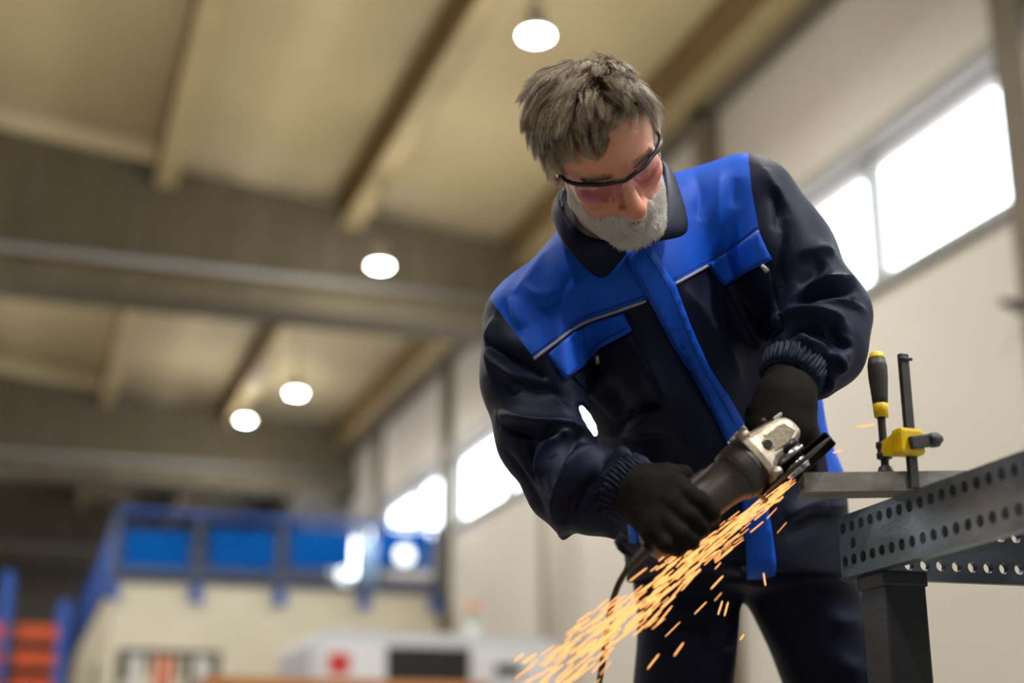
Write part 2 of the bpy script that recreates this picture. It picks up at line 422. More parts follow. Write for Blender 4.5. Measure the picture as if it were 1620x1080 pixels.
MB().tube([((q0[0] + q1[0]) / 2, YC - .28, q1[2]), ((q0[0] + q1[0]) / 2, YC - .28, .9), ((q0[0] + q1[0]) / 2, YC - .02, .85)], .03, 8).build('screen_arm', M_grey, sm)
xs_, zs_ = yz(748, 985, YC + .5)
sg = empty('signal_tower', (xs_, YC + .5, zt0), 'slim signal light tower with orange top on the white machine', 'signal light')
for k, (m_, h_) in enumerate(((M_white, .16), (mat('signal_green', srgb(150, 190, 160), .4), .10), (mat('signal_orange', srgb(225, 140, 95), .4), .10))):
    z_ = zt0 + (0, .16, .26)[k]
    MB().lathe([(0, .06), (h_ - .005, .06)], (xs_, YC + .5, z_), (0, 0, 1), 16).build(('signal_base', 'green_lens', 'orange_lens')[k], m_, sg)

# ---- wooden bench in front of the machine
YN = 8.0
x0, zb_ = yz(330, 1068, YN); x1, _ = yz(775, 1068, YN)
bn = empty('wooden_workbench', ((x0 + x1) / 2, YN + .4, 0), 'orange-brown wooden workbench top in front of the white machine', 'workbench')
for k in range(4): MB().box((x0, YN + .2 * k, zb_ - .06), (x1, YN + .2 * k + .195, zb_)).build('plank', M_wood, bn)
for x in (x0 + .1, x1 - .1):
    for y in (YN + .08, YN + .7): MB().box((x - .04, y - .04, 0), (x + .04, y + .04, zb_ - .06)).build('leg', M_dark, bn)

# ================================================================== IMPLICIT MODELLING TOOLS
def smin(a, b, k):
    h = np.maximum(k - np.abs(a - b), 0) / k
    return np.minimum(a, b) - h * h * k * .25
def smax(a, b, k): return -smin(-a, -b, k)
def s_cap(P, a, b, ra, rb=None):
    a = np.asarray(a, np.float32); b = np.asarray(b, np.float32); rb = ra if rb is None else rb
    ab = b - a; L = float(ab @ ab) + 1e-12
    t = np.clip(((P - a) @ ab) / L, 0, 1)
    d = P - a - t[..., None] * ab
    return np.sqrt((d * d).sum(-1)) - (ra + (rb - ra) * t)
def s_ell(P, c, r, R=None):
    q = P - np.asarray(c, np.float32)
    if R is not None: q = q @ np.asarray(R, np.float32)         # columns of R are the ellipsoid's axes
    r = np.asarray(r, np.float32)
    k0 = np.sqrt(((q / r) ** 2).sum(-1)); k1 = np.sqrt(((q / (r * r)) ** 2).sum(-1)) + 1e-9
    return k0 * (k0 - 1) / k1
def s_loft(P, pts, lat, ra, rb):
    """elliptic tube round a polyline: lat = lateral direction per point, ra lateral and rb depth radii"""
    best = None
    for i in range(len(pts) - 1):
        a, b = np.float32(pts[i]), np.float32(pts[i + 1]); ab = b - a
        t = np.clip(((P - a) @ ab) / float(ab @ ab), 0, 1)
        o = P - a - t[..., None] * ab
        l0, l1 = nrm(lat[i]), nrm(lat[i + 1]); ax = nrm(ab)
        l0 = nrm(l0 - ax * (l0 @ ax)); l1 = nrm(l1 - ax * (l1 @ ax)); l = np.float32(nrm(l0 + l1))
        f = np.float32(np.cross(ax, l))
        A = ra[i] + (ra[i + 1] - ra[i]) * t; B = rb[i] + (rb[i + 1] - rb[i]) * t
        u = o @ l; v = o @ f; w = o @ np.float32(ax)
        k0 = np.sqrt((u / A) ** 2 + (v / B) ** 2 + (w / np.minimum(A, B)) ** 2); k1 = np.sqrt((u / A ** 2) ** 2 + (v / B ** 2) ** 2 + (w / np.minimum(A, B) ** 2) ** 2) + 1e-6
        d = k0 * (k0 - 1) / k1
        best = d if best is None else smin(best, d, .03)
    return best
def surface_net(fn, lo, hi, h):
    """vertices and quads of fn = 0 inside the box"""
    lo = np.asarray(lo, float); hi = np.asarray(hi, float)
    n = np.ceil((hi - lo) / h).astype(int) + 1
    ax = [np.float32(lo[i] + h * np.arange(n[i])) for i in range(3)]
    G = np.empty(tuple(n), np.float32)
    for i0 in range(0, n[0], 24):                       # slabs keep memory low
        X, Y, Z = np.meshgrid(ax[0][i0:i0 + 24], ax[1], ax[2], indexing='ij')
        G[i0:i0 + 24] = fn(np.stack([X, Y, Z], -1))
    S = G < 0
    c = [(0,0,0),(1,0,0),(0,1,0),(1,1,0),(0,0,1),(1,0,1),(0,1,1),(1,1,1)]
    m = tuple(n - 1)
    sl = lambda o: tuple(slice(o[i], o[i] + m[i]) for i in range(3))
    cnt = sum(S[sl(o)].astype(np.int8) for o in c)
    act = (cnt > 0) & (cnt < 8)
    idx = -np.ones(m, np.int64); I = np.argwhere(act); idx[act] = np.arange(len(I))
    val = np.stack([G[I[:, 0] + o[0], I[:, 1] + o[1], I[:, 2] + o[2]] for o in c], 1)
    co = np.array(c, float); acc = np.zeros((len(I), 3)); num = np.zeros(len(I))
    for a in range(8):
        for b in range(a + 1, 8):
            if abs(co[a] - co[b]).sum() != 1: continue
            va, vb = val[:, a], val[:, b]; x = (va < 0) != (vb < 0)
            t = np.where(x, va / np.where(x, va - vb, 1), 0)
            acc += np.where(x[:, None], co[a] + t[:, None] * (co[b] - co[a]), 0); num += x
    V = lo + h * (I + acc / num[:, None])
    Q = []
    for d in range(3):
        e1, e2 = [(1, 2), (2, 0), (0, 1)][d]
        o = [0, 0, 0]; o[d] = 1
        A = S[tuple(slice(0, n[i] - o[i]) for i in range(3))]; B = S[tuple(slice(o[i], n[i]) for i in range(3))]
        E = np.argwhere(A != B)
        ok = (E[:, e1] > 0) & (E[:, e2] > 0) & (E[:, e1] < n[e1] - 1) & (E[:, e2] < n[e2] - 1); E = E[ok]
        inside = A[E[:, 0], E[:, 1], E[:, 2]]
        u = np.zeros(3, int); u[e1] = 1; v = np.zeros(3, int); v[e2] = 1
        g = lambda D: idx[tuple((E - D).T)]
        q = np.stack([g(u + v), g(v), g(0 * u), g(u)], 1)
        q[~inside] = q[~inside][:, ::-1]
        Q.append(q)
    return V, np.concatenate(Q)
def vnormals(V, F):
    F = np.asarray(F); n = np.zeros_like(V)
    if F.shape[1] == 4: fn = np.cross(V[F[:, 2]] - V[F[:, 0]], V[F[:, 3]] - V[F[:, 1]])
    else: fn = np.cross(V[F[:, 1]] - V[F[:, 0]], V[F[:, 2]] - V[F[:, 0]])
    for k in range(F.shape[1]): np.add.at(n, F[:, k], fn)
    return n / (np.linalg.norm(n, axis=1, keepdims=True) + 1e-12)
def relax(V, F, it=2, f=.5):
    F = np.asarray(F)
    for _ in range(it):
        s = np.zeros_like(V); c = np.zeros(len(V))
        for k in range(F.shape[1]):
            j = (k + 1) % F.shape[1]
            np.add.at(s, F[:, k], V[F[:, j]]); np.add.at(c, F[:, k], 1)
            np.add.at(s, F[:, j], V[F[:, k]]); np.add.at(c, F[:, j], 1)
        V = V + f * (s / np.maximum(c, 1)[:, None] - V)
    return V
def vnoise(P, scale, seed=0):
    """smooth value noise, about -1..1"""
    r = np.random.default_rng(seed).random((32, 32, 32)) * 2 - 1
    q = P * scale + 100.0; i = np.floor(q).astype(int); f = q - i; f = f * f * (3 - 2 * f); i %= 32; j = (i + 1) % 32
    o = 0
    for a in (0, 1):
        for b in (0, 1):
            for c in (0, 1):
                w = (f[:, 0] if a else 1 - f[:, 0]) * (f[:, 1] if b else 1 - f[:, 1]) * (f[:, 2] if c else 1 - f[:, 2])
                o = o + w * r[(j if a else i)[:, 0], (j if b else i)[:, 1], (j if c else i)[:, 2]]
    return o
def np_mesh(name, V, F, mat, parent=None, smooth=True, world=True):
    """V in camera axes -> mesh in world coordinates"""
    W = cw(V) if world else V
    me = bpy.data.meshes.new(name)
    F = np.asarray(F); k = F.shape[1]
    me.vertices.add(len(W)); me.vertices.foreach_set('co', np.float32(W).ravel())
    me.loops.add(F.size); me.loops.foreach_set('vertex_index', np.int32(F).ravel())
    me.polygons.add(len(F)); me.polygons.foreach_set('loop_start', np.arange(0, F.size, k, dtype=np.int32)); me.polygons.foreach_set('loop_total', np.full(len(F), k, np.int32))
    me.polygons.foreach_set('use_smooth', np.full(len(F), smooth))
    me.update(calc_edges=True); me.validate()
    if mat: me.materials.append(mat)
    o = bpy.data.objects.new(name, me); COL.objects.link(o); setparent(o, parent)
    return o
def bvh(V, F): return BVHTree.FromPolygons([tuple(v) for v in V.tolist()], [tuple(f) for f in F.tolist()])
def shoot(T, px, py):
    d = Vector(((px - 810) / FPX, (540 - py) / FPX, 1.0)).normalized()
    h = T.ray_cast(Vector((0, 0, 0)), d)
    if h[0] is None: return None, None
    n = np.array(h[1]); n = n if n @ np.array(d) < 0 else -n
    return np.array(h[0]), n
def resample(pts, step):
    pts = [np.asarray(p, float) for p in pts]; out = [pts[0]]
    for a, b in zip(pts[:-1], pts[1:]):
        m = max(1, int(np.linalg.norm(b - a) / step)); out += [a + (b - a) * (i + 1) / m for i in range(m)]
    return out
def spline(pts, m=8):
    """Catmull-Rom through points"""
    p = [np.asarray(q, float) for q in pts]; p = [2 * p[0] - p[1]] + p + [2 * p[-1] - p[-2]]; out = []
    for i in range(1, len(p) - 2):
        for k in range(m):
            t = k / m; a, b, c, d = p[i - 1], p[i], p[i + 1], p[i + 2]
            out.append(.5 * (2 * b + (c - a) * t + (2 * a - 5 * b + 4 * c - d) * t * t + (3 * b - a - 3 * c + d) * t ** 3))
    return out + [p[-2]]
def fold(V, N, T, pix, w, amp, sharp=1.6):
    """push a crease (amp<0) or ridge (amp>0) along a line drawn on the cloth"""
    L = []
    for q in spline(pix, 5):
        h, _ = shoot(T, q[0], q[1])
        if h is not None: L.append(h)
    if len(L) < 2: return V
    L = np.array(L); n = len(L); best = np.full(len(V), 9e9); par = np.zeros(len(V))
    lo, hi = L.min(0) - 4 * w, L.max(0) + 4 * w
    sel = np.where(((V > lo) & (V < hi)).all(1))[0]
    if len(sel) == 0: return V
    Q = V[sel]; best = np.full(len(Q), 9e9); par = np.zeros(len(Q))
    for i in range(n - 1):
        ab = L[i + 1] - L[i]
        if ab @ ab < 1e-10 or np.linalg.norm(ab) > .06: continue
        t = np.clip(((Q - L[i]) @ ab) / (ab @ ab), 0, 1); d = np.linalg.norm(Q - L[i] - t[:, None] * ab, axis=1)
        m = d < best; best[m] = d[m]; par[m] = (i + t[m]) / (n - 1)
    tap = np.sin(np.pi * np.clip(par, .02, .98)) ** .6
    V = V.copy(); V[sel] += N[sel] * (amp * tap * np.exp(-(best / w) ** sharp))[:, None]
    return V
def panel(T, outline, step, off, thick, mat, name, parent, closed=True):
    """a piece of cloth cut to an outline and laid on the surface T"""
    b = resample(list(outline) + [outline[0]], step)[:-1]
    poly = np.array(b); lo, hi = poly.min(0), poly.max(0)
    def inside(x, y):
        c = False; j = len(poly) - 1
        for i in range(len(poly)):
            if (poly[i][1] > y) != (poly[j][1] > y) and x < (poly[j][0] - poly[i][0]) * (y - poly[i][1]) / (poly[j][1] - poly[i][1]) + poly[i][0]: c = not c
            j = i
        return c
    pts = [Vector(p) for p in b]; nb = len(pts)
    for x in np.arange(lo[0], hi[0], step):
        for y in np.arange(lo[1], hi[1], step):
            if inside(x, y) and min(np.hypot(poly[:, 0] - x, poly[:, 1] - y)) > step * .55: pts.append(Vector((x, y)))
    vo, eo, fo, _, _, _ = delaunay_2d_cdt(pts, [(i, (i + 1) % nb) for i in range(nb)], [], 1, 1e-4)
    H = []; Nn = []
    for v in vo:
        h, n = shoot(T, v.x, v.y)
        H.append(h); Nn.append(n)
    ok = [i for i in range(len(H)) if H[i] is not None]
    for i in range(len(H)):
        if H[i] is None:
            j = min(ok, key=lambda k: (vo[k] - vo[i]).length); z = H[j][2]; H[i] = c3(vo[i].x, vo[i].y, z); Nn[i] = Nn[j]
    H = np.array(H); Nn = np.array(Nn)
    F = [tuple(f) for f in fo]; n = len(H)
    V = np.concatenate([H + Nn * (off + thick), H + Nn * (off - .004)])
    # boundary edges
    cnt = {}
    for f in F:
        for k in range(len(f)):
            e = (f[k], f[(k + 1) % len(f)]); cnt[e] = cnt.get(e, 0) + 1
    faces = list(F)
    for (a, c) in cnt:
        if (c, a) not in cnt: faces.append((c, a, a + n, c + n))
    o = mesh_obj(name, cw(V), faces, mat, parent)
    bm = bmesh.new(); bm.from_mesh(o.data); bmesh.ops.recalc_face_normals(bm, faces=bm.faces[:]); bm.to_mesh(o.data); bm.free()
    sm = [len(p.vertices) == 3 for p in o.data.polygons]; o.data.polygons.foreach_set('use_smooth', sm)
    return o
def surf_line(T, pix, r, mat, name, parent, off=.001, m=10, n=6):
    L = []
    for q in spline(pix, m):
        h, nn = shoot(T, q[0], q[1])
        if h is not None and (not L or np.linalg.norm(h - L[-1]) < .08): L.append(h + nn * off)
    if len(L) < 2: return None
    L = np.array(L)
    for _ in range(2): L[1:-1] = (L[:-2] + 2 * L[1:-1] + L[2:]) / 4
    return MB().tube(cw(L), r, n).build(name, mat, parent)
def cut_field(bm, vals):
    """split faces of bm along vals = 0; vals: function(co array) -> array"""
    bm.verts.ensure_lookup_table()
    co = np.array([v.co for v in bm.verts]); f = vals(co); f[np.abs(f) < 1e-7] = 1e-7
    fv = {v: f[i] for i, v in enumerate(bm.verts)}
    new = set()
    for e in list(bm.edges):
        a, b = e.verts
        if a in new or b in new: continue
        fa, fb = fv[a], fv[b]
        if (fa < 0) != (fb < 0):
            t = fa / (fa - fb); ne, nv = bmesh.utils.edge_split(e, a, min(max(t, .02), .98)); fv[nv] = 0.0; new.add(nv)
    for fc in list(bm.faces):
        vv = [v for v in fc.verts if v in new]
        if len(vv) == 2:
            try: bmesh.utils.face_split(fc, vv[0], vv[1])
            except Exception: pass
    return fv

# ================================================================== THE WORKER
M_blu = mat('jacket_blue', srgb(3, 82, 202), .55, spec=.25, crease=.3, noise=.05, nscale=25, bump=.12, bscale=900)
M_navy = mat('jacket_navy', srgb(13, 16, 40), .56, spec=.24, crease=.35, noise=.08, nscale=25, bump=.12, bscale=900)
M_navy2 = mat('trouser_navy', srgb(11, 13, 33), .58, spec=.2, crease=.4, noise=.08, nscale=20, bump=.12, bscale=900)
for _m in (M_navy, M_navy2): _m.node_tree.nodes['Principled BSDF'].inputs['Specular Tint'].default_value = (.70, .79, 1, 1)
M_pip = mat('piping_grey', srgb(150, 152, 156), .5)
M_stitch = mat('stitch_dark_blue', srgb(4, 48, 130), .8)
M_stitchn = mat('stitch_navy', srgb(8, 9, 18), .8)
M_glove = mat('glove_black', srgb(15, 11, 11), .75, spec=.15, noise=.15, nscale=30, bump=.25, bscale=500)
M_shirt = mat('undershirt_grey', srgb(98, 96, 100), .9, bump=.2, bscale=600)
M_boot = mat('boot_leather', srgb(30, 26, 22), .5)
M_zip = mat('zip_puller', srgb(170, 170, 165), .35, metal=.6)

man = empty('person', cw(c3(1175, 900, 2.45))[:2].tolist() + [0.0],
            'grey-bearded worker in blue and navy jacket bending over an angle grinder', 'person')

# ---- jacket: one continuous cloth surface
shR, shL = c3(846, 508, 2.23), c3(1188, 322, 2.30)
latS = shL - shR; latP = np.array([1, .05, -.04])
spine = [c3(1168, 900, 2.46), c3(1156, 790, 2.44), c3(1120, 660, 2.42), c3(1060, 540, 2.37), c3(1012, 430, 2.32)]
lat = [latP, latP, latP * .7 + nrm(latS) * .3, nrm(latS), nrm(latS)]
ra = [.196, .192, .190, .200, .150]; rb = [.145, .140, .142, .145, .115]
def f_torso(P):
    d = s_loft(P, spine, lat, ra, rb)
    d = smin(d, s_cap(P, c3(995, 372, 2.27), c3(1170, 312, 2.31), .074, .066), .06)      # shoulder slopes
    d = smin(d, s_cap(P, c3(985, 385, 2.26), c3(868, 480, 2.24), .078, .07), .06)
    d = smin(d, s_cap(P, c3(1075, 640, 2.36), c3(1160, 870, 2.40), .125, .13), .05)       # cloth hanging from the chest
    d = smin(d, s_cap(P, c3(1000, 450, 2.225), c3(1060, 610, 2.29), .09, .085), .06)
    return d
armR = [(c3(846, 508, 2.23), .080), (c3(842, 600, 2.185), .074), (c3(864, 690, 2.14), .070), (c3(893, 765, 2.09), .054), (c3(940, 776, 2.02), .058), (c3(978, 769, 1.975), .040)]
armL = [(c3(1190, 326, 2.30), .078), (c3(1240, 405, 2.26), .075), (c3(1304, 500, 2.20), .068), (c3(1296, 545, 2.16), .064), (c3(1266, 570, 2.115), .046)]
def f_arm(P, arm, k=.03):
    d = None
    for (a, r0), (b, r1) in zip(arm[:-1], arm[1:]):
        e = s_cap(P, a, b, r0, r1); d = e if d is None else smin(d, e, k)
    return d
def f_armR(P):
    d = f_arm(P, armR)
    d = smin(d, s_cap(P, c3(884, 768, 2.10), c3(893, 845, 2.09), .044, .005), .02)      # cloth pulled to a point at the elbow
    d = smin(d, s_cap(P, c3(896, 830, 2.08), c3(960, 795, 2.01), .014, .032), .02)
    return d
def f_armL(P):
    d = f_arm(P, armL)
    d = smin(d, s_cap(P, c3(1310, 560, 2.15), c3(1290, 596, 2.12), .042, .030), .03)      # pouch of cloth above the cuff
    return d
UPC = np.float32([RT[2], UP[2], FW[2]]); HEM = float(c3(1195, 906, 2.335) @ UPC + CAM[2]); CRO = float(c3(1178, 938, 2.45) @ UPC + CAM[2])
def f_jacket(P):
    d = f_torso(P)
    d = smin(d, f_armR(P), .018); d = smin(d, f_armL(P), .022)
    gap = None                                                                              # daylight between arm and body
    for (gx, gy, g_r) in ((917, 641, .003), (922, 649, .0065), (929, 660, .0085), (936, 673, .0080), (941, 685, .0055), (945, 697, .003)):
        e = s_cap(P, c3(gx, gy, 2.0), c3(gx, gy, 2.8), g_r); gap = e if gap is None else smin(gap, e, .006)
    d = smax(d, -gap, .005)
    d = smax(d, HEM - (P @ UPC + CAM[2]), .006)                                             # straight hem
    d = smax(d, -s_cap(P, c3(975, 350, 2.20), c3(940, 250, 2.12), .060, .075), .01)       # neck opening
    return d
JV, JF = surface_net(f_jacket, (-.08, -.42, 1.86), (.58, .34, 2.66), .0044)
JV = relax(JV, JF, 2, .5)
JN = vnormals(JV, JF)
JT = bvh(JV, JF)
FOLDS = [
  # right sleeve (left in the picture): creases under the shoulder, round the elbow, towards the cuff
  ([(772, 545), (800, 562), (838, 578), (872, 600)], .012, -.009), ([(775, 560), (805, 590), (822, 598)], .010, .006),
  ([(785, 500), (776, 545), (780, 600)], .014, .006),
  ([(800, 600), (840, 612), (880, 615), (905, 640)], .012, -.007), ([(845, 590), (870, 610), (890, 640)], .010, .006),
  ([(788, 655), (820, 662), (850, 668), (900, 672), (935, 690)], .011, .008), ([(790, 672), (830, 685), (880, 690)], .011, -.008),
  ([(838, 680), (836, 710), (843, 745), (848, 765)], .008, -.010), ([(850, 680), (858, 710), (852, 750)], .009, .007),
  ([(905, 680), (880, 695), (858, 725), (852, 760)], .009, .009), ([(920, 690), (895, 712), (875, 745), (872, 775)], .009, -.009),
  ([(945, 705), (915, 730), (893, 770), (885, 800), (890, 845)], .009, .010), ([(960, 712), (940, 745), (905, 790), (898, 830)], .012, -.008),
  ([(885, 800), (893, 850)], .007, .009), ([(870, 800), (890, 845)], .009, -.006),
  ([(960, 745), (930, 765), (905, 790)], .009, .007), ([(975, 770), (940, 790), (910, 810)], .009, -.006),
  ([(968, 722), (985, 730), (1000, 745)], .012, .010), ([(930, 812), (965, 800), (985, 795)], .010, -.007),
  ([(800, 715), (830, 770), (860, 810)], .016, -.006), ([(915, 775), (945, 800), (975, 808)], .008, .005),
  # left sleeve
  ([(1222, 300), (1232, 330), (1230, 365)], .010, -.007), ([(1205, 265), (1225, 300), (1245, 330)], .012, .005),
  ([(1240, 340), (1238, 385), (1232, 430), (1238, 460)], .012, -.007),
  ([(1262, 400), (1300, 395), (1320, 405)], .016, .005), ([(1300, 410), (1290, 430), (1262, 455)], .012, -.007),
  ([(1358, 440), (1330, 447), (1300, 450), (1270, 462)], .010, .010), ([(1352, 458), (1320, 465), (1285, 470), (1255, 480)], .010, -.010),
  ([(1368, 490), (1340, 480), (1310, 475), (1285, 480)], .008, .006), ([(1345, 468), (1352, 480), (1345, 490)], .006, -.006),
  ([(1222, 520), (1250, 505), (1285, 498), (1320, 505), (1335, 515)], .009, .011), ([(1220, 545), (1255, 525), (1290, 520), (1312, 535), (1320, 560)], .011, -.010),
  ([(1322, 505), (1318, 525), (1330, 545), (1345, 548)], .008, -.008), ([(1255, 515), (1280, 545), (1315, 550)], .009, .007),
  ([(1318, 550), (1325, 575), (1322, 590)], .008, .010), ([(1305, 560), (1300, 590), (1300, 612)], .010, -.009),
  ([(1232, 548), (1228, 565), (1225, 575)], .006, .004), ([(1260, 550), (1255, 570)], .006, .004), ([(1285, 560), (1278, 580)], .006, .005),
  ([(1290, 590), (1310, 600), (1308, 620)], .008, .006), ([(1340, 530), (1335, 560), (1320, 590)], .014, .006),
  # body of the jacket
  ([(905, 430), (885, 470), (850, 490)], .014, -.006), ([(830, 455), (860, 470), (905, 455)], .012, .006), ([(870, 395), (845, 430), (815, 470)], .016, .006),
  ([(890, 470), (920, 452), (955, 470)], .012, .004), ([(810, 470), (818, 500), (828, 520)], .012, .007), ([(800, 478), (805, 505), (818, 530)], .010, -.006),
  ([(1100, 270), (1110, 310), (1105, 350)], .014, -.006), ([(1140, 265), (1135, 320), (1130, 365)], .014, .006), ([(1165, 280), (1160, 330)], .012, -.005),
  ([(1050, 255), (1080, 262), (1105, 258)], .008, -.006), ([(1085, 255), (1120, 252), (1150, 244)], .010, .005),
  ([(1010, 540), (1035, 590), (1060, 650)], .016, .007), ([(1060, 500), (1085, 560), (1110, 610), (1140, 660)], .018, -.007),
  ([(1080, 455), (1110, 500), (1140, 560)], .018, .006), ([(960, 600), (980, 650), (975, 700)], .018, -.007),
  ([(1045, 645), (1020, 660), (990, 680), (960, 690)], .012, .010), ([(1050, 632), (1020, 645), (985, 660)], .010, -.010),
  ([(1150, 470), (1170, 520), (1200, 550)], .014, -.005), ([(1170, 600), (1150, 560), (1120, 500)], .016, .005),
  ([(1010, 720), (1050, 740), (1090, 735)], .02, .008), ([(980, 700), (1030, 700), (1080, 690)], .018, -.006), ([(1040, 680), (1090, 700), (1130, 700)], .02, .007),
  ([(965, 840), (985, 855), (1000, 880)], .012, .008), ([(1240, 820), (1270, 800), (1310, 790)], .014, .007), ([(1240, 850), (1280, 825), (1320, 815)], .014, -.007),
  ([(1262, 830), (1300, 806), (1340, 800)], .010, .006),
]
NZ = vnoise(JV, 9.0, 3) * .003 + vnoise(JV, 19.0, 5) * .001
JV = JV + JN * NZ[:, None]
for pix, w, a in FOLDS: JV = fold(JV, JN, JT, pix, w * .85, a * (1.8 if pix[0][1] < 500 and pix[-1][1] < 535 and pix[0][0] < 1180 else 2.6), 1.2)
JV = relax(JV, JF, 1, .25)
JT = bvh(JV, JF)

# colour pieces are cut out of the one surface along their seams
def pxy(V): return 810 + FPX * V[:, 0] / V[:, 2], 540 - FPX * V[:, 1] / V[:, 2]
PIPE_Y = np.array([(700, 640), (845, 568), (880, 540), (930, 506), (975, 491), (1022, 475), (1065, 450), (1110, 424), (1160, 395), (1200, 366), (1215, 352), (1300, 330)], float)
def phi_pipe(V): x, y = pxy(V); return np.interp(x, PIPE_Y[:, 0], PIPE_Y[:, 1]) - y                 # > 0 above the piping
SR = np.array([(440, 752), (478, 779), (520, 810), (568, 846), (600, 868), (640, 893), (700, 930), (760, 945), (1000, 940)], float)
def phi_R(V): x, y = pxy(V); return x - np.interp(y, SR[:, 0], SR[:, 1])                            # > 0 on the body
SL = np.array([(150, 1172), (240, 1183), (300, 1189), (366, 1201), (412, 1221), (450, 1238), (500, 1246), (560, 1210), (620, 1290), (640, 1330), (1000, 1400)], float)
def phi_L(V): x, y = pxy(V); return np.interp(y, SL[:, 0], SL[:, 1]) - x
SIDE = np.array([(600, 1262), (632, 1281), (665, 1293), (700, 1303), (748, 1311), (900, 1322)], float)
def phi_side(V): x, y = pxy(V); return x - np.interp(y, SIDE[:, 0], SIDE[:, 1])
def phi_low(V): x, y = pxy(V); return y - 749 - .15 * (x - 1320)
bm = bmesh.new()
bv = [bm.verts.new(v) for v in JV.tolist()]
for f in JF.tolist():
    try: bm.faces.new([bv[i] for i in f])
    except ValueError: pass
for fn in (phi_pipe, phi_R, phi_L, phi_side, phi_low): cut_field(bm, fn)
bm.verts.index_update()
ctr = np.array([f.calc_center_median() for f in bm.faces])
is_armR = (phi_R(ctr) < 0) & (f_armR(np.float32(ctr)) < f_torso(np.float32(ctr)) + .05)
is_armL = (phi_L(ctr) < 0) & (f_armL(np.float32(ctr)) < f_torso(np.float32(ctr)) + .05)
dR, dL = f_armR(np.float32(ctr)), f_armL(np.float32(ctr)); dT = f_torso(np.float32(ctr))
px_, py_ = pxy(ctr)
is_armR = np.where(py_ < 620, phi_R(ctr) < 0, dR < dT); is_armL = np.where(py_ < 470, phi_L(ctr) < 0, dL < dT)
piece = np.zeros(len(ctr), int)                       # 0 navy body
piece[(phi_pipe(ctr) > 0)] = 1                        # yoke
piece[(phi_side(ctr) > 0) & (py_ > 600) & (phi_low(ctr) < 0)] = 4          # side panel
piece[is_armR] = 2; piece[is_armL] = 3
Vall = np.array([v.co for v in bm.verts]); faces = [[v.index for v in f.verts] for f in bm.faces]; bm.free()
def sub_mesh(name, m, k, parent, puff=0.0):
    idx = np.where(piece == k)[0]; used = sorted({i for j in idx for i in faces[j]}); mp = {u: i for i, u in enumerate(used)}
    o = mesh_obj(name, cw(Vall[used]), [[mp[i] for i in faces[j]] for j in idx], m, parent, smooth=True)
    return o
jacket = sub_mesh('jacket', M_navy, 0, man)
jacket['label'] = 'navy work jacket with blue yoke and blue front placket'
sub_mesh('yoke', M_blu, 1, jacket)['label'] = 'bright blue shoulder yoke'
sub_mesh('sleeve', M_navy, 2, jacket)
sub_mesh('sleeve', M_navy, 3, jacket)
sub_mesh('side_panel', M_blu, 4, jacket)

# ---- sewn pieces
surf_line(JT, [(845, 568), (880, 541), (905, 521), (930, 507), (975, 492), (1022, 475)], .0026, M_pip, 'piping', jacket, .0015)
surf_line(JT, [(1065, 450), (1110, 425), (1160, 396), (1201, 366)], .0026, M_pip, 'piping', jacket, .0015)
fl1 = panel(JT, [(866, 562), (905, 526), (935, 509), (985, 494), (1000, 521), (950, 548), (925, 575), (893, 600)], 7, .002, .005, M_blu, 'pocket_flap', jacket)
fl2 = panel(JT, [(1117, 417), (1160, 396), (1202, 369), (1221, 411), (1180, 432), (1145, 453)], 7, .002, .005, M_blu, 'pocket_flap', jacket)
surf_line(bvh(JV + JN * .0065, JF), [(874, 566), (897, 593), (924, 568), (950, 541), (993, 518)], .0009, M_stitch, 'stitching', fl1, .001, n=4)
surf_line(bvh(JV + JN * .0065, JF), [(1124, 419), (1148, 445), (1180, 425), (1214, 407)], .0009, M_stitch, 'stitching', fl2, .001, n=4)
surf_line(JT, [(843, 560), (880, 532), (905, 513), (930, 499), (975, 484), (1018, 468)], .0008, M_stitch, 'stitching', jacket, .0006, n=4)
surf_line(JT, [(1066, 441), (1110, 416), (1160, 387), (1199, 358)], .0008, M_stitch, 'stitching', jacket, .0006, n=4)
for a in ([(947, 558), (950, 570)], [(1208, 419), (1216, 430)]):
    h0, n0 = shoot(JT, *a[0]); h1, n1 = shoot(JT, *a[1])
    MB().tube(cw(np.array([h0 + n0 * .006, h1 + n1 * .007])), .0042, 8).build('zip_puller', M_zip, jacket)
pk1 = panel(JT, [(905, 596), (925, 578), (952, 552), (1000, 526), (1050, 635), (1018, 650), (975, 668), (945, 640)], 9, .0005, .0025, M_navy, 'chest_pocket', jacket)
pk2 = panel(JT, [(1148, 455), (1182, 436), (1216, 418), (1240, 520), (1200, 552)], 9, .0005, .0025, M_navy, 'chest_pocket', jacket)
# placket: follows the chest, hangs free at the bottom; it lies on the body, never on a sleeve
tri = [(f[0], f[k], f[k + 1]) for q in np.where((piece < 2) | (piece == 4))[0] for f in (faces[q],) for k in range(1, len(f) - 1)]
TT = bvh(Vall, np.array(tri))
plk = [(990, 408), (1008, 398), (1028, 394), (1064, 452), (1090, 515), (1120, 580), (1148, 625), (1172, 668), (1200, 755), (1216, 830), (1226, 902), (1203, 909), (1181, 912), (1178, 850), (1172, 790), (1155, 715), (1135, 668), (1098, 600), (1060, 540), (1023, 470)]
pl = panel(TT, plk, 9, .003, .006, M_blu, 'placket', jacket)
pl['label'] = 'bright blue front placket strip'
PT = bvh(JV + JN * .0095, JF)
surf_line(PT, [(997, 412), (1030, 472), (1066, 540), (1104, 600), (1141, 668), (1160, 712)], .0008, M_stitch, 'stitching', pl, .001, n=4)
surf_line(PT, [(1022, 400), (1058, 455), (1083, 515), (1112, 582), (1140, 628), (1164, 672)], .0008, M_stitch, 'stitching', pl, .001, n=4)
panel(TT, [(996, 800), (1009, 800), (1013, 857), (1000, 857)], 6, .002, .004, M_blu, 'side_strip', jacket)
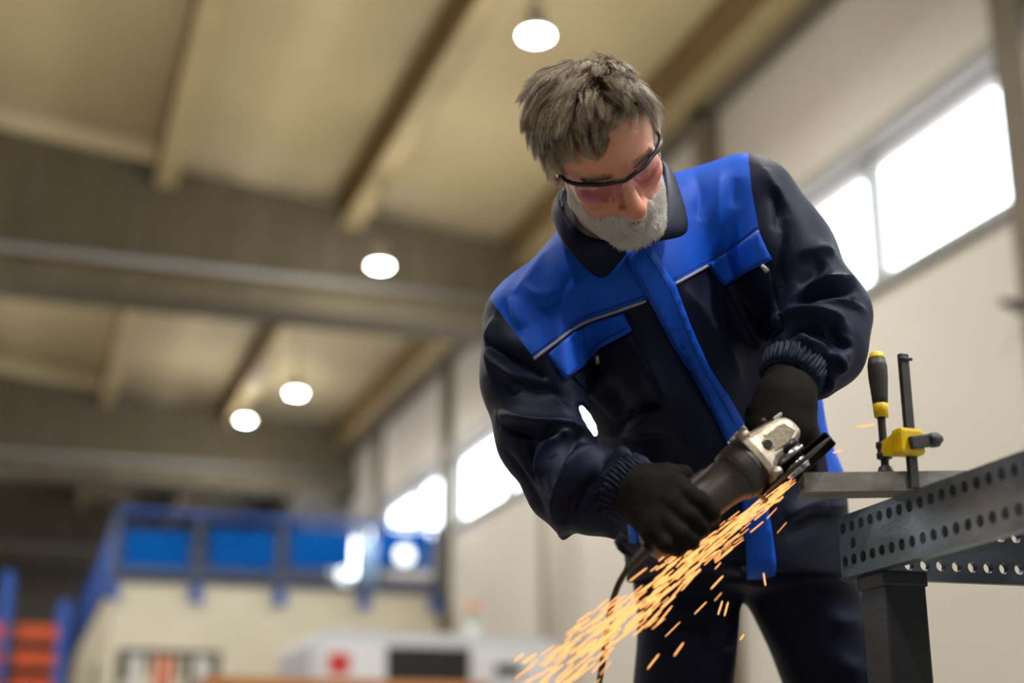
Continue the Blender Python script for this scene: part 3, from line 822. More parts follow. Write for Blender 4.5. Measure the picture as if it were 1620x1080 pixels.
panel(TT, [(975, 852), (1000, 872), (1090, 905), (1176, 915), (1172, 893), (1090, 880), (1000, 850), (972, 832)], 8, .001, .004, M_navy, 'hem_band', jacket)

# ---- elastic cuffs
def cuff(c0, c1, r0, r1, name='cuff', nr=38):
    """gathered band from c0 to c1"""
    ax = nrm(c1 - c0); a = nrm(np.cross(ax, (0, 0, 1))); b = np.cross(ax, a); n = nr * 6; m = 9; V = []; F = []
    for i in range(m):
        t = i / (m - 1); r = r0 + (r1 - r0) * t + .004 * math.sin(math.pi * t) + (.0 if 0 < i < m - 1 else -.005)
        for k in range(n):
            w = 2 * math.pi * k / n
            rr = r + (.0018 * math.cos(nr * w + 1.7 * math.sin(3 * w) + 1.1 * math.sin(5 * t + 2 * w)) + .0009 * math.sin(17 * w + 9 * t)) * (1 if 0 < i < m - 1 else .5)
            V.append(c0 + ax * (t * np.linalg.norm(c1 - c0)) + rr * (a * math.cos(w) + b * math.sin(w)))
    for i in range(m - 1):
        for k in range(n): k2 = (k + 1) % n; F.append((i*n+k, i*n+k2, (i+1)*n+k2, (i+1)*n+k))
    o = np_mesh(name, np.array(V), np.array(F), M_navy, jacket); o['label'] = 'gathered elastic navy cuff'
    return o
cuff(c3(981, 764, 1.972), c3(1011, 781, 1.950), .046, .040)
cuff(c3(1261, 573, 2.11), c3(1248, 603, 2.085), .047, .043)

# ---- collar
def ring_loft(rows, m, name, parent, thick, seg=6):
    R = np.array([spline(r, seg) for r in rows]); nr, nc = R.shape[:2]
    V = R.reshape(-1, 3); F = [(i*nc+k, i*nc+k+1, (i+1)*nc+k+1, (i+1)*nc+k) for i in range(nr - 1) for k in range(nc - 1)]
    o = np_mesh(name, V, np.array(F), m, parent)
    s = o.modifiers.new('solid', 'SOLIDIFY'); s.thickness = thick; s.offset = 0
    u = o.modifiers.new('sub', 'SUBSURF'); u.levels = 1; u.render_levels = 1
    return o
top = [c3(990, 388, 2.062), c3(963, 380, 2.070), c3(925, 371, 2.085), c3(899, 345, 2.105), c3(887, 314, 2.15), c3(905, 285, 2.27), c3(950, 268, 2.35), c3(1005, 250, 2.36), c3(1043, 252, 2.28), c3(1052, 285, 2.18), c3(1048, 330, 2.11), c3(1025, 372, 2.07), c3(998, 388, 2.058)]
mid = [c3(992, 396, 2.066), c3(955, 405, 2.082), c3(915, 388, 2.085), c3(886, 357, 2.11), c3(873, 325, 2.17), c3(893, 298, 2.30), c3(945, 285, 2.39), c3(1010, 265, 2.40), c3(1056, 262, 2.30), c3(1066, 295, 2.18), c3(1070, 345, 2.105), c3(1035, 378, 2.068), c3(1000, 394, 2.060)]
bot = [c3(990, 404, 2.088), c3(951, 442, 2.112), c3(905, 402, 2.092), c3(881, 366, 2.125), c3(875, 340, 2.20), c3(893, 325, 2.33), c3(945, 310, 2.42), c3(1012, 290, 2.43), c3(1060, 280, 2.32), c3(1076, 305, 2.19), c3(1088, 367, 2.125), c3(1034, 384, 2.085), c3(1000, 400, 2.080)]
ring_loft([top, mid, bot], M_navy, 'collar', jacket, .005)
inn = [p + np.array([0, -.02, .0]) for p in top]
# grey shirt under the collar
ut = [c3(950, 376, 2.075), c3(925, 358, 2.085), c3(905, 330, 2.12), c3(905, 305, 2.20), c3(945, 285, 2.31), c3(1000, 270, 2.33), c3(1030, 272, 2.27)]
ub = [c3(955, 400, 2.095), c3(918, 388, 2.11), c3(890, 358, 2.14), c3(890, 335, 2.25), c3(945, 318, 2.37), c3(1005, 300, 2.38), c3(1040, 295, 2.30)]
o = ring_loft([ut, ub], M_shirt, 'undershirt', man, .006); o['label'] = 'grey shirt collar'

# ---- trousers
hipR, hipL = c3(1090, 900, 2.47), c3(1256, 915, 2.47)
def gp(px, py, z, H):                                   # straight down below a point, to height H above the floor (camera axes)
    w = cw(c3(px, py, z)); w = np.array([w[0], w[1], H]) - CAM; return np.array([w @ RT, w @ UP, w @ FW])
kneeR, kneeL = c3(1078, 1210, 2.43), c3(1392, 1210, 2.46)
footR, footL = gp(1070, 1100, 2.54, .10), gp(1420, 1100, 2.56, .10)
def f_trou(P):
    d = s_loft(P, [c3(1178, 780, 2.47), c3(1180, 930, 2.47)], [latP, latP], [.175, .187], [.125, .125])
    d = smax(d, CRO - (P @ UPC + CAM[2]), .01)
    l1 = smin(s_cap(P, hipR, kneeR, .092, .084), s_cap(P, kneeR, footR, .084, .085), .02)
    l2 = smin(s_cap(P, hipL, kneeL, .092, .086), s_cap(P, kneeL, footL, .086, .085), .02)
    d = smin(d, smin(l1, l2, .006), .03)
    w = (P @ np.float32([RT[2], UP[2], FW[2]])) + CAM[2]
    return smax(d, .085 - w, .01)
TV, TF = surface_net(f_trou, (-.05, -1.1, 1.95), (.95, -.24, 2.95), .0075)
TV = relax(TV, TF, 2, .5); TN = vnormals(TV, TF); TrT = bvh(TV, TF)
TV = TV + TN * (vnoise(TV, 8.0, 13) * .006 + vnoise(TV, 17.0, 15) * .0025)[:, None]
for pix, w, a in [([(1020, 960), (1070, 965), (1130, 960), (1165, 945)], .014, .010), ([(1020, 975), (1070, 985), (1140, 975)], .014, -.008),
                  ([(1105, 1000), (1130, 1015), (1160, 1020)], .014, .010), ([(1110, 1025), (1140, 1035), (1165, 1035)], .012, -.008),
                  ([(1190, 930), (1230, 915), (1290, 915), (1350, 925)], .012, .009), ([(1200, 945), (1250, 935), (1310, 940)], .014, -.008),
                  ([(1310, 975), (1335, 985), (1365, 985)], .014, .010), ([(1320, 1040), (1345, 1055), (1370, 1058)], .014, .010), ([(1040, 1050), (1080, 1040), (1130, 1060)], .016, .008)]:
    TV = fold(TV, TN, TrT, pix, w, a)
TV = relax(TV, TF, 1, .3)
trousers = np_mesh('trousers', TV, TF, M_navy2, man); trousers['label'] = 'dark navy work trousers'
TrT = bvh(TV, TF)
surf_line(TrT, [(1295, 870), (1305, 895), (1325, 915), (1350, 925)], .0012, M_stitchn, 'pocket_seam', trousers, .0005, n=4)
for ft, nm in ((footR, 1), (footL, 2)):
    g = cw(ft); wx = -RT * .1 - np.array([0, 1, 0]); wx = nrm(np.array([-.05 if nm == 1 else .1, -1, 0]))
    b = MB(); c = np.array([g[0], g[1], 0])
    prof = [(-.09, .0), (-.085, .03), (-.05, .042), (.0, .044), (.08, .05), (.14, .046), (.18, .025), (.19, 0)]
    lx = np.array([wx[1], -wx[0], 0]); hs = [(0, 1.06), (.025, 1.06), (.03, 1.0), (.07, .95), (.10, .72), (.16, .68)]
    V = []; F = []; n = 24
    for (hh, sc) in hs:
        for k in range(n):
            w = 2 * math.pi * k / n; L = .14 if hh < .08 else .08; off = .05 if hh < .08 else -.01
            V.append(c + wx * (off + L * sc * math.cos(w)) + lx * (.05 * sc * math.sin(w)) + np.array([0, 0, hh]))
    for i in range(len(hs) - 1):
        for k in range(n): k2 = (k + 1) % n; F.append((i*n+k, i*n+k2, (i+1)*n+k2, (i+1)*n+k))
    F += [tuple(range(n - 1, -1, -1)), tuple((len(hs) - 1) * n + k for k in range(n))]
    b.add(V, F, True); b.build('boot', M_boot, man)

# ---- head and the body under the clothes: one mesh
HC = c3(953, 237, 2.06); TH, RO, YA = math.radians(42), math.radians(23), math.radians(-2)
def Rm(ax, a):
    c, s = math.cos(a), math.sin(a)
    return np.array({'x': [[1,0,0],[0,c,-s],[0,s,c]], 'y': [[c,0,s],[0,1,0],[-s,0,c]], 'z': [[c,-s,0],[s,c,0],[0,0,1]]}[ax])
# head axes: x = the worker's left, y = face, z = crown; columns give them in camera axes
HB = np.array([[1, 0, 0], [0, -math.sin(TH), math.cos(TH)], [0, -math.cos(TH), -math.sin(TH)]])
HB = Rm('z', RO) @ HB @ Rm('z', YA)
HS = .97
def h2c(p): return HC + HS * (np.asarray(p, float) @ HB.T)
def c2h(p): return ((np.asarray(p) - HC) @ HB) / HS
def f_head(P):
    ax = np.abs(P[..., 0]); Q = np.stack([ax, P[..., 1], P[..., 2]], -1)        # mirror
    d = s_ell(P, (0, -.010, .028), (.077, .100, .093))
    d = smin(d, s_ell(P, (0, .040, .045), (.064, .054, .058)), .03)             # forehead
    d = smin(d, s_ell(P, (0, .036, -.045), (.060, .056, .078)), .03)            # face
    d = smin(d, s_cap(Q, (.054, .004, -.062), (.020, .074, -.100), .017, .019), .03)   # jaw
    d = smin(d, s_ell(P, (0, .080, -.104), (.024, .019, .018)), .02)            # chin
    d = smin(d, s_ell(Q, (.043, .062, -.020), (.021, .022, .017)), .025)        # cheekbone
    d = smin(d, s_cap(Q, (.012, .0905, .020), (.044, .080, .022), .0085, .008), .014)  # brow
    d = smax(d, -s_ell(Q, (.031, .102, .001), (.020, .018, .0125)), .012)       # eye socket
    d = smin(d, s_ell(Q, (.031, .0765, .000), (.0135, .0125, .0125)), .004)     # eyeball under the lid
    d = smin(d, s_cap(Q, (.019, .0875, .0035), (.043, .0795, .0035), .0030, .0028), .003)  # lid fold
    n = s_cap(P, (0, .0925, .012), (0, .1195, -.032), .0085, .0125)             # nose
    n = smin(n, s_ell(P, (0, .1215, -.035), (.0145, .0130, .0118)), .008)
    n = smin(n, s_ell(Q, (.0145, .1050, -.0385), (.0088, .0115, .0088)), .006)
    n = smax(n, -s_ell(Q, (.0062, .111, -.0465), (.0034, .0052, .005)), .003)
    d = smin(d, n, .010)
    d = smin(d, s_ell(P, (0, .083, -.058), (.030, .018, .022)), .015)           # muzzle
    d = smin(d, s_cap(Q, (0, .1015, -.0610), (.021, .0915, -.0635), .0045, .0025), .004)   # upper lip
    d = smin(d, s_cap(Q, (0, .0995, -.0720), (.018, .0910, -.0705), .0055, .0030), .004)   # lower lip
    d = smax(d, -s_cap(Q, (0, .1060, -.0664), (.022, .0950, -.0670), .0014, .0010), .002)  # mouth line
    e = s_ell(Q, (.0785, -.012, -.003), (.0085, .0180, .0300), Rm('z', math.radians(-16)) @ Rm('x', math.radians(10)))   # ear
    e = smax(e, -s_ell(Q, (.0870, -.008, -.001), (.0070, .0105, .0190), Rm('z', math.radians(-16))), .004)
    d = smin(d, e, .006)
    d = smin(d, s_cap(P, (0, -.028, -.050), (0, -.075, -.150), .057, .060), .03)  # neck
    return d
HV, HF = surface_net(f_head, (-.12, -.16, -.17), (.12, .15, .14), .0024)
HV = relax(HV, HF, 1, .4); HN = vnormals(HV, HF)
# skin detail: brow furrows, crow's feet, eye bags
def hcrease(V, pts, w, amp):
    pts = np.array(spline(pts, 6)); best = np.full(len(V), 9.)
    for a, b in zip(pts[:-1], pts[1:]):
        ab = b - a; t = np.clip(((V - a) @ ab) / (ab @ ab), 0, 1); best = np.minimum(best, np.linalg.norm(V - a - t[:, None] * ab, axis=1))
    return V + HN * (amp * np.exp(-(best / w) ** 2))[:, None]
for s in (-1, 1):
    HV = hcrease(HV, [(s*.0055, .099, .014), (s*.007, .098, .026), (s*.006, .096, .036)], .0022, -.0016)
    HV = hcrease(HV, [(s*.018, .094, -.012), (s*.030, .090, -.016), (s*.042, .082, -.012)], .0030, -.0018)
    HV = hcrease(HV, [(s*.024, .096, -.036), (s*.029, .092, -.046), (s*.032, .086, -.058)], .0035, -.0028)
    HV = hcrease(HV, [(s*.046, .077, .002), (s*.055, .068, .006)], .0018, -.0012)
    HV = hcrease(HV, [(s*.046, .076, -.002), (s*.055, .067, -.006)], .0018, -.0012)
for z in (.044, .056, .067):
    HV = hcrease(HV, [(-.040, .080, z), (0, .097 - (z - .04) * .4, z + .003), (.040, .080, z)], .0024, -.0011)
# masks
hx, hy, hz = HV.T
def hairline(x, y): # height above which hair grows
    front = np.interp(y, [-.2, -.06, -.02, -.005, .012, .026, .036, .052, .072, .2], [-.095, -.085, -.060, .012, -.002, .006, .034, .062, .082, .092])
    return front + np.where(x > 0, .006 * (y > .03), -.010 * (y > .03))
hm = np.clip((hz - hairline(hx, hy)) / .010 + .3, 0, 1) * (np.abs(hx) < .083)
bl = np.interp(hy, [-.2, .004, .014, .030, .050, .070, .084, .2], [-.3, -.010, -.004, -.036, -.056, -.060, -.050, -.0415])
bm_ = np.clip((bl - hz) / .006 + .5, 0, 1) * (hy > .0) * (hz > -.135) * (hz > -.105 - (hy < .05) * -.012)
lips = (np.abs(hx) < .018) & (hz < -.0625) & (hz > -.0725) & (hy > .088)
bm_ = np.where(lips, 0, bm_)
red = np.exp(-((np.abs(hx) - .045) ** 2 / .015 ** 2 + (hz + .02) ** 2 / .015 ** 2)) + 1.3 * np.exp(-(hx ** 2 / .014 ** 2 + (hz + .034) ** 2 / .014 ** 2)) * (hy > .1) + (np.abs(hx) > .08) * .7
red = np.clip(.55 * red + .25 * vnoise(HV, 90., 2), 0, 1.2)
skin = np.array(srgb(214, 152, 126)[:3]); skr = np.array(srgb(200, 108, 88)[:3])
colr = skin + (skr - skin) * np.clip(red, 0, 1)[:, None]
colr = np.where(lips[:, None], np.array(srgb(140, 84, 72)[:3]), colr)
colr = colr * (1 - .75 * hm[:, None]) + .75 * hm[:, None] * np.array(srgb(70, 60, 50)[:3])
colr = colr * (1 - .5 * bm_[:, None]) + .5 * bm_[:, None] * np.array(srgb(150, 130, 115)[:3])
M_skin = mat('skin', srgb(200, 140, 112), .45, spec=.4, bump=.12, bscale=420)
nt = M_skin.node_tree; at = nt.nodes.new('ShaderNodeAttribute'); at.attribute_name = 'tone'
nt.links.new(at.outputs['Color'], nt.nodes['Principled BSDF'].inputs['Base Color'])
pb = nt.nodes['Principled BSDF']; pb.inputs['Subsurface Weight'].default_value = .12; pb.inputs['Subsurface Radius'].default_value = (.010, .004, .002); pb.inputs['Subsurface Scale'].default_value = .5
# torso, arms and legs inside the clothes
def f_body(P):
    d = s_loft(P, [c3(1165, 845, 2.46)] + spine[1:], lat, [r - .055 for r in ra], [r - .055 for r in rb])
    for arm in (armR, armL): d = smin(d, f_arm(P, [(p, max(.028, r - .03)) for p, r in arm]), .03)
    d = smin(d, s_cap(P, h2c((0, -.03, -.06)), c3(985, 385, 2.27), .052, .062), .03)
    d = smin(d, s_cap(P, shR, shL, .045), .03)
    for h, k, f in ((hipR, kneeR, footR), (hipL, kneeL, footL)): d = smin(d, smin(s_cap(P, h, k, .075, .055), s_cap(P, k, f, .055, .04), .03), .03)
    return d
BV, BF = surface_net(f_body, (-.1, -1.12, 1.9), (.95, .30, 2.9), .014)
V = np.concatenate([h2c(HV), BV]); F = np.concatenate([HF, BF + len(HV)])
body = np_mesh('body', V, F, M_skin, man)
ca = body.data.color_attributes.new('tone', 'FLOAT_COLOR', 'POINT')
cc = np.ones((len(V), 4), np.float32); cc[:, :3] = skin; cc[:len(HV), :3] = colr; ca.data.foreach_set('color', cc.ravel())

# ---- hair, beard, brows: strands
def strands(name, P0, D, W, colors, radius, m, parent):
    """P: (n, s, 3) strand points in head axes"""
    P = P0; n, s = P.shape[:2]; W3 = h2c(P.reshape(-1, 3)).reshape(n, s, 3)
    T = np.gradient(W3, axis=1); T /= np.linalg.norm(T, axis=2, keepdims=True) + 1e-9
    A = np.cross(T, np.array([.3, .5, .81])); A /= np.linalg.norm(A, axis=2, keepdims=True) + 1e-9; B = np.cross(T, A)
    rad = (radius * np.interp(np.arange(s) / (s - 1), [0, .6, 1], [1, .85, .15]))[None, :, None]
    ring = [W3 + rad * (A * math.cos(2 * math.pi * k / 3) + B * math.sin(2 * math.pi * k / 3)) for k in range(3)]
    V = np.stack(ring, 2).reshape(-1, 3)
    i = np.arange(n)[:, None, None]; j = np.arange(s - 1)[None, :, None]; k = np.arange(3)[None, None, :]
    base = (i * s + j) * 3; F = np.stack([base + k, base + (k + 1) % 3, base + 3 + (k + 1) % 3, base + 3 + k], -1).reshape(-1, 4)
    o = np_mesh(name, V, F, m, parent)
    c = np.ones((n, s * 3, 4), np.float32); c[:, :, :3] = colors[:, None, :]
    a = o.data.color_attributes.new('tone', 'FLOAT_COLOR', 'POINT'); a.data.foreach_set('color', c.ravel())
    return o
def hairmat(name, rough=.42):
    m = mat(name, (.2, .18, .15, 1), rough, spec=.45); nt = m.node_tree; a = nt.nodes.new('ShaderNodeAttribute'); a.attribute_name = 'tone'
    nt.links.new(a.outputs['Color'], nt.nodes['Principled BSDF'].inputs['Base Color']); return m
M_hair = hairmat('hair_grey_brown'); M_beard = hairmat('beard_white', .5)
def roots(mask, n, seed):
    r = np.random.default_rng(seed); F = HF; w = mask[F].mean(1)
    a = np.linalg.norm(np.cross(HV[F[:, 1]] - HV[F[:, 0]], HV[F[:, 3]] - HV[F[:, 0]]), axis=1) * (w > .3) * w
    k = r.choice(len(F), n, p=a / a.sum()); u = r.random((n, 4)); u /= u.sum(1, keepdims=True)
    p = (HV[F[k]] * u[:, :, None]).sum(1); nn = (HN[F[k]] * u[:, :, None]).sum(1); return p, nn / np.linalg.norm(nn, axis=1, keepdims=True), r
def grow(p, n, flow, length, lift, steps, r, curl):
    """flow: direction along the scalp per root"""
    t = flow - n * (flow * n).sum(1, keepdims=True); t /= np.linalg.norm(t, axis=1, keepdims=True) + 1e-9
    P = [p - n * .002]; st = length / (steps - 1)
    side = np.cross(n, t)
    ph = 3 * vnoise(p, 40., 78)
    for i in range(1, steps):
        f = i / (steps - 1)
        d = n * (lift * (1 - f) ** 1.1)[:, None] + t * (.35 + .75 * f) - n * (.25 * f * f) + side * (curl * np.sin(ph + 3.2 * f))[:, None]
        d /= np.linalg.norm(d, axis=1, keepdims=True)
        q = P[-1] + d * st[:, None]
        P.append(q)
    return np.stack(P, 1)
def clump(P, ng, r, amt, seedpts=None):
    n = len(P); g = r.choice(n, ng, replace=False); best = np.zeros(n, int)
    for i0 in range(0, n, 2000):
        dd = ((P[i0:i0 + 2000, None, 0] - P[None, g, 0]) ** 2).sum(-1); best[i0:i0 + 2000] = g[dd.argmin(1)]
    s = np.linspace(0, 1, P.shape[1])[None, :, None]
    return P + (P[best] - P) * (amt[:, None, None] * s ** 1.3)
p, n, r = roots(hm, 17000, 11)
x, y, z = p.T
top_ = np.clip((z - .03) / .06, 0, 1)
crown = np.array([.012, -.060, .11])
rad_ = p - crown; rad_ /= np.linalg.norm(rad_, axis=1, keepdims=True)
sweep = np.stack([-.75 + 0 * x, .55 + 0 * x, .05 + 0 * x], 1)                      # top combed over to the worker's right and forward
down = np.stack([.15 * np.sign(x), -.25 + .2 * (y > .02), -1 + 0 * x], 1)
flow = top_[:, None] * (sweep + .8 * rad_) + (1 - top_)[:, None] * down
wv = np.stack([vnoise(p, 26., 31), vnoise(p, 26., 32), vnoise(p, 26., 33)], 1)
flow = flow + .95 * wv + .12 * r.normal(size=p.shape)
ln = (.026 + .042 * top_ - .026 * np.clip((y - .03) / .04, 0, 1)) * r.uniform(.75, 1.1, len(p))
ln = np.where(z < -.02, .014 + .006 * r.random(len(p)), ln)
lift = (.36 + .72 * top_) * r.uniform(.8, 1.2, len(p)) * np.where(y > .055, .8, 1) * (1 - .5 * np.exp(-((x - .012) ** 2 + (y + .06) ** 2) / .03 ** 2))
P = grow(p, n, flow, ln, lift, 9, r, .45 * vnoise(p, 55., 77) + .15 * r.normal(size=len(p)))
P = clump(P, 420, r, np.clip(r.normal(.72, .22, len(p)), 0, 1) * (.55 + .45 * top_))
g = r.random(len(p)); lightness = np.clip(.25 + .3 * g + .55 * (1 - top_) * (np.clip((.02 - z) / .05, 0, 1) * .6 + .35 * (y > .0)) + .25 * (g > .8), 0, 1)
cd, cl = np.array(srgb(84, 66, 49)[:3]), np.array(srgb(222, 204, 176)[:3])
strands('hair', P, None, None, cd + (cl - cd) * (np.clip(lightness * 1.15 + .35 * (vnoise(p, 45., 91) + .6 * vnoise(p, 110., 92)), .02, 1.1) ** 1.7)[:, None], .00034, M_hair, man)['label'] = 'short swept grey-brown hair'
# flyaway strands
# beard and moustache
p, n, r = roots(bm_, 9500, 21); x, y, z = p.T
mou = (z > -.061) & (np.abs(x) < .040) & (y > .07)
flow = np.stack([.35 * np.sign(x) * np.where(mou, 1.6, .15), np.where(mou, .15, .25), -1 + 0 * x], 1) + .35 * r.normal(size=p.shape)
ln = np.where(mou, .014, .009 + .013 * np.clip((-z - .045) / .05, 0, 1)) * r.uniform(.7, 1.15, len(p))
P = grow(p, n, flow, ln, np.where(mou, .75, .85) * r.uniform(.7, 1.3, len(p)), 6, r, .35 * r.normal(size=len(p)))
P = clump(P, 900, r, r.uniform(.1, .6, len(p)))
g = r.random(len(p)); cd, cl = np.array(srgb(196, 186, 174)[:3]), np.array(srgb(250, 247, 242)[:3])
lt = np.clip(.35 + .65 * g + .15 * (~mou), 0, 1)
strands('beard', P, None, None, cd + (cl - cd) * lt[:, None], .00028, M_beard, man)['label'] = 'short white-grey beard and moustache'
# eyebrows
ebm = ((np.abs(np.abs(hx) - .032) < .020) & (np.abs(hz - (.0215 + .10 * (.03 - np.abs(np.abs(hx) - .036)))) < .0055) & (hy > .06)).astype(float)
for sgn in (-1, 1):
  p, n, r = roots(ebm * (hx * sgn > 0), 380, 27); x, y, z = p.T
  flow = np.stack([np.sign(x) * 1.0, 0 * x, .3 + 0 * x], 1) + .3 * r.normal(size=p.shape)
  P = grow(p, n, flow, .010 * r.uniform(.7, 1.2, len(p)), .5 * r.uniform(.7, 1.3, len(p)), 5, r, .2 * r.normal(size=len(p)))
  strands('eyebrow', P, None, None, np.array(srgb(70, 58, 48)[:3]) + .25 * r.random((len(p), 1)), .00028, M_hair, man)

# ---- safety glasses
M_fr = mat('glasses_black', srgb(14, 14, 18), .3); M_yel = mat('glasses_yellow', srgb(215, 205, 30), .4)
M_lensc = glassmat('lens_rose_clear', (.955, .875, .925, 1), .09, .03); M_padc = glassmat('nose_pad_clear', (.97, .96, .97, 1), .2, .08)
_h = h2c
def h2g(p): return _h(np.asarray(p, float) + (0, 0, .006))
gl = empty('safety_glasses', cw(h2c((0, .1, 0))), 'clear safety glasses with black brow bar and yellow temple tips worn by the worker', 'glasses')
def gcurve(x, z=0.0): return np.array([x, .1140 - 6.0 * x * x - 900 * abs(x) ** 4 * 1.2, z])
bar = [(-.0790, .040, .014), (-.0765, .056, .0155), (-.070, .0725, .0165), (-.060, .085, .0165)] + [tuple(gcurve(xx, .0165 - .0035 * math.exp(-(xx / .010) ** 2))) for xx in np.linspace(-.048, .048, 13)] + [(.060, .085, .0165), (.070, .0725, .0165), (.0765, .056, .0155), (.0790, .040, .014)]
bp_ = [h2g(q) for q in spline(bar, 4)]
MB().tube(cw(np.array(bp_)), .0034, 10).build('brow_bar', M_fr, gl)
for s in (-1, 1):
    MB().tube(cw(np.array([h2g(q) for q in ((s*.0788, .050, .0145), (s*.0792, .044, .014), (s*.0797, .038, .0135))])), [.0030, .0036, .0036], 10).build('temple', M_fr, gl)
    MB().tube(cw(np.array([h2g(q) for q in ((s*.0797, .039, .0135), (s*.0835, .010, .012), (s*.0840, -.012, .008), (s*.083, -.030, -.010))])), [.0034, .0034, .003, .0025], 10).build('temple_tip', M_yel, gl)
    V = []; F = []; nx, nz = 18, 9
    for a in range(nx):
        xx = .0065 + (.0665 - .0065) * a / (nx - 1)
        b0 = gcurve(xx) if xx < .05 else None
        yy = np.interp(xx, [0, .048, .060, .070], [.114, gcurve(.048)[1], .085, .0725]) if xx > .048 else gcurve(xx)[1]
        hgt = .041 * (1 - .35 * (abs(xx - .034) / .034) ** 3) * (np.interp(xx, [.0065, .016], [.30, 1]))
        for b in range(nz):
            t = b / (nz - 1); V.append(h2g((s * xx, yy - .004 * t * t - .003 * t, .0155 - hgt * t)))
    for a in range(nx - 1):
        for b in range(nz - 1): F.append((a*nz+b, a*nz+b+1, (a+1)*nz+b+1, (a+1)*nz+b))
    o = np_mesh('lens', np.array(V), np.array(F), M_lensc, gl); sd = o.modifiers.new('solid', 'SOLIDIFY'); sd.thickness = .0018
    MB().tube(cw(np.array([h2g(q) for q in ((s*.003, .113, .010), (s*.0085, .112, .001), (s*.0130, .107, -.009), (s*.0145, .103, -.016))])), [.0016, .0022, .0026, .0018], 8).build('nose_pad', M_padc, gl)

# ================================================================== GLOVES
def chain(P, pts, rs, k=.006):
    d = None
    for i in range(len(pts) - 1):
        e = s_cap(P, pts[i], pts[i + 1], rs[i], rs[i + 1]); d = e if d is None else smin(d, e, k)
    return d
FR = [[c3(1072, 770, 1.886), c3(1106, 792, 1.862), c3(1124, 811, 1.868), c3(1128, 820, 1.882)],
      [c3(1060, 794, 1.874), c3(1092, 818, 1.854), c3(1108, 833, 1.862), c3(1111, 840, 1.876)],
      [c3(1046, 820, 1.866), c3(1076, 843, 1.846), c3(1092, 854, 1.854), c3(1096, 858, 1.866)],
      [c3(1033, 842, 1.860), c3(1055, 861, 1.843), c3(1070, 867, 1.852), c3(1075, 870, 1.862)]]
WR = c3(1004, 778, 1.955)
def f_handR(P):
    d = s_cap(P, c3(990, 770, 1.965), WR, .034, .036)
    for i, f in enumerate(FR):
        m = WR + (f[0] - WR) * .25
        d = smin(d, s_cap(P, m, f[0], .026, .0165), .022)
    d = smin(d, s_cap(P, c3(1030, 775, 1.925), c3(1058, 800, 1.893), .028, .024), .02)
    for i, f in enumerate(FR):
        r = [.0150, .0128, .0118, .0100] if i < 3 else [.0135, .0115, .0105, .0092]
        d = smin(d, chain(P, f, r), .007)
    d = smin(d, chain(P, [c3(1022, 766, 1.945), c3(1056, 753, 1.925), c3(1080, 752, 1.928), c3(1094, 762, 1.945)], [.024, .017, .0135, .011]), .014)   # thumb over the far side
    return d
V, F = surface_net(f_handR, (.13, -.32, 1.80), (.31, -.15, 2.04), .0024); V = relax(V, F, 1, .4); N = vnormals(V, F)
V = V + N * (vnoise(V, 60., 41) * .0009 + vnoise(V, 130., 42) * .0004)[:, None]
gR = np_mesh('glove', V, F, M_glove, man); gR['label'] = 'black work glove gripping the grinder body'
WL = c3(1248, 606, 2.085)
FL = [[c3(1207, 676, 2.028), c3(1203, 706, 2.018), c3(1212, 728, 2.022), c3(1222, 736, 2.03)],
      [c3(1229, 688, 2.018), c3(1228, 722, 2.012), c3(1236, 744, 2.020), c3(1243, 750, 2.03)],
      [c3(1252, 690, 2.020), c3(1254, 724, 2.014), c3(1260, 744, 2.022), c3(1265, 750, 2.03)],
      [c3(1274, 684, 2.030), c3(1277, 712, 2.024), c3(1280, 730, 2.030), c3(1284, 736, 2.038)]]
def f_handL(P):
    d = s_cap(P, c3(1254, 590, 2.10), WL, .036, .038)
    for f in FL: d = smin(d, s_cap(P, WL + (f[0] - WL) * .3, f[0], .028, .0175), .022)
    d = smin(d, s_cap(P, c3(1243, 635, 2.055), c3(1241, 668, 2.035), .034, .028), .02)
    for i, f in enumerate(FL): d = smin(d, chain(P, f, [.0150, .0130, .0118, .0105]), .008)
    d = smin(d, chain(P, [c3(1222, 630, 2.06), c3(1199, 655, 2.045), c3(1196, 680, 2.03), c3(1204, 697, 2.015)], [.024, .017, .014, .011]), .014)
    return d
V, F = surface_net(f_handL, (.29, -.24, 1.97), (.48, .0, 2.18), .0026); V = relax(V, F, 1, .4); N = vnormals(V, F)
V = V + N * (vnoise(V, 60., 43) * .0009)[:, None]
gL = np_mesh('glove', V, F, M_glove, man); gL['label'] = 'black work glove behind the grinder head'

# ================================================================== ANGLE GRINDER
M_gbody = mat('grinder_dark_grey', srgb(60, 54, 50), .42, noise=.1, nscale=30)
M_ridge = mat('grinder_ridge_grey', srgb(92, 88, 86), .45)
M_gribbed = mat('grinder_rubber', srgb(38, 36, 36), .6)
M_cast = mat('cast_aluminium', srgb(170, 160, 142), .38, metal=.75, noise=.12, nscale=40, bump=.15, bscale=300)
M_chrome = mat('bright_steel', srgb(210, 212, 218), .2, metal=1)
M_guard = mat('guard_black', srgb(24, 22, 22), .35, metal=.4)
M_disc = mat('cutting_disc', srgb(64, 58, 54), .7, noise=.2, nscale=60)
M_hole = mat('screw_black', srgb(10, 10, 10), .6)
M_cable = mat('cable_black', srgb(28, 24, 24), .5)
GA = nrm((.766, .545, .342)); GN = np.array([.65, -.76, -.245]); GN = nrm(GN - GA * (GN @ GA)); GS = np.cross(GA, GN)
GO = c3(1222, 706, 1.945)
def gp3(a, n, s): return GO + GA * a + GN * n + GS * s
def gw(a, n, s): return cw(gp3(a, n, s))
AW, NW, SW = [(v[0] * RT + v[1] * UP + v[2] * FW) for v in (GA, GN, GS)]
gr = empty('angle_grinder', gw(-.12, 0, 0), 'angle grinder with dark grey body and metal gear head cutting the steel tube', 'angle grinder')
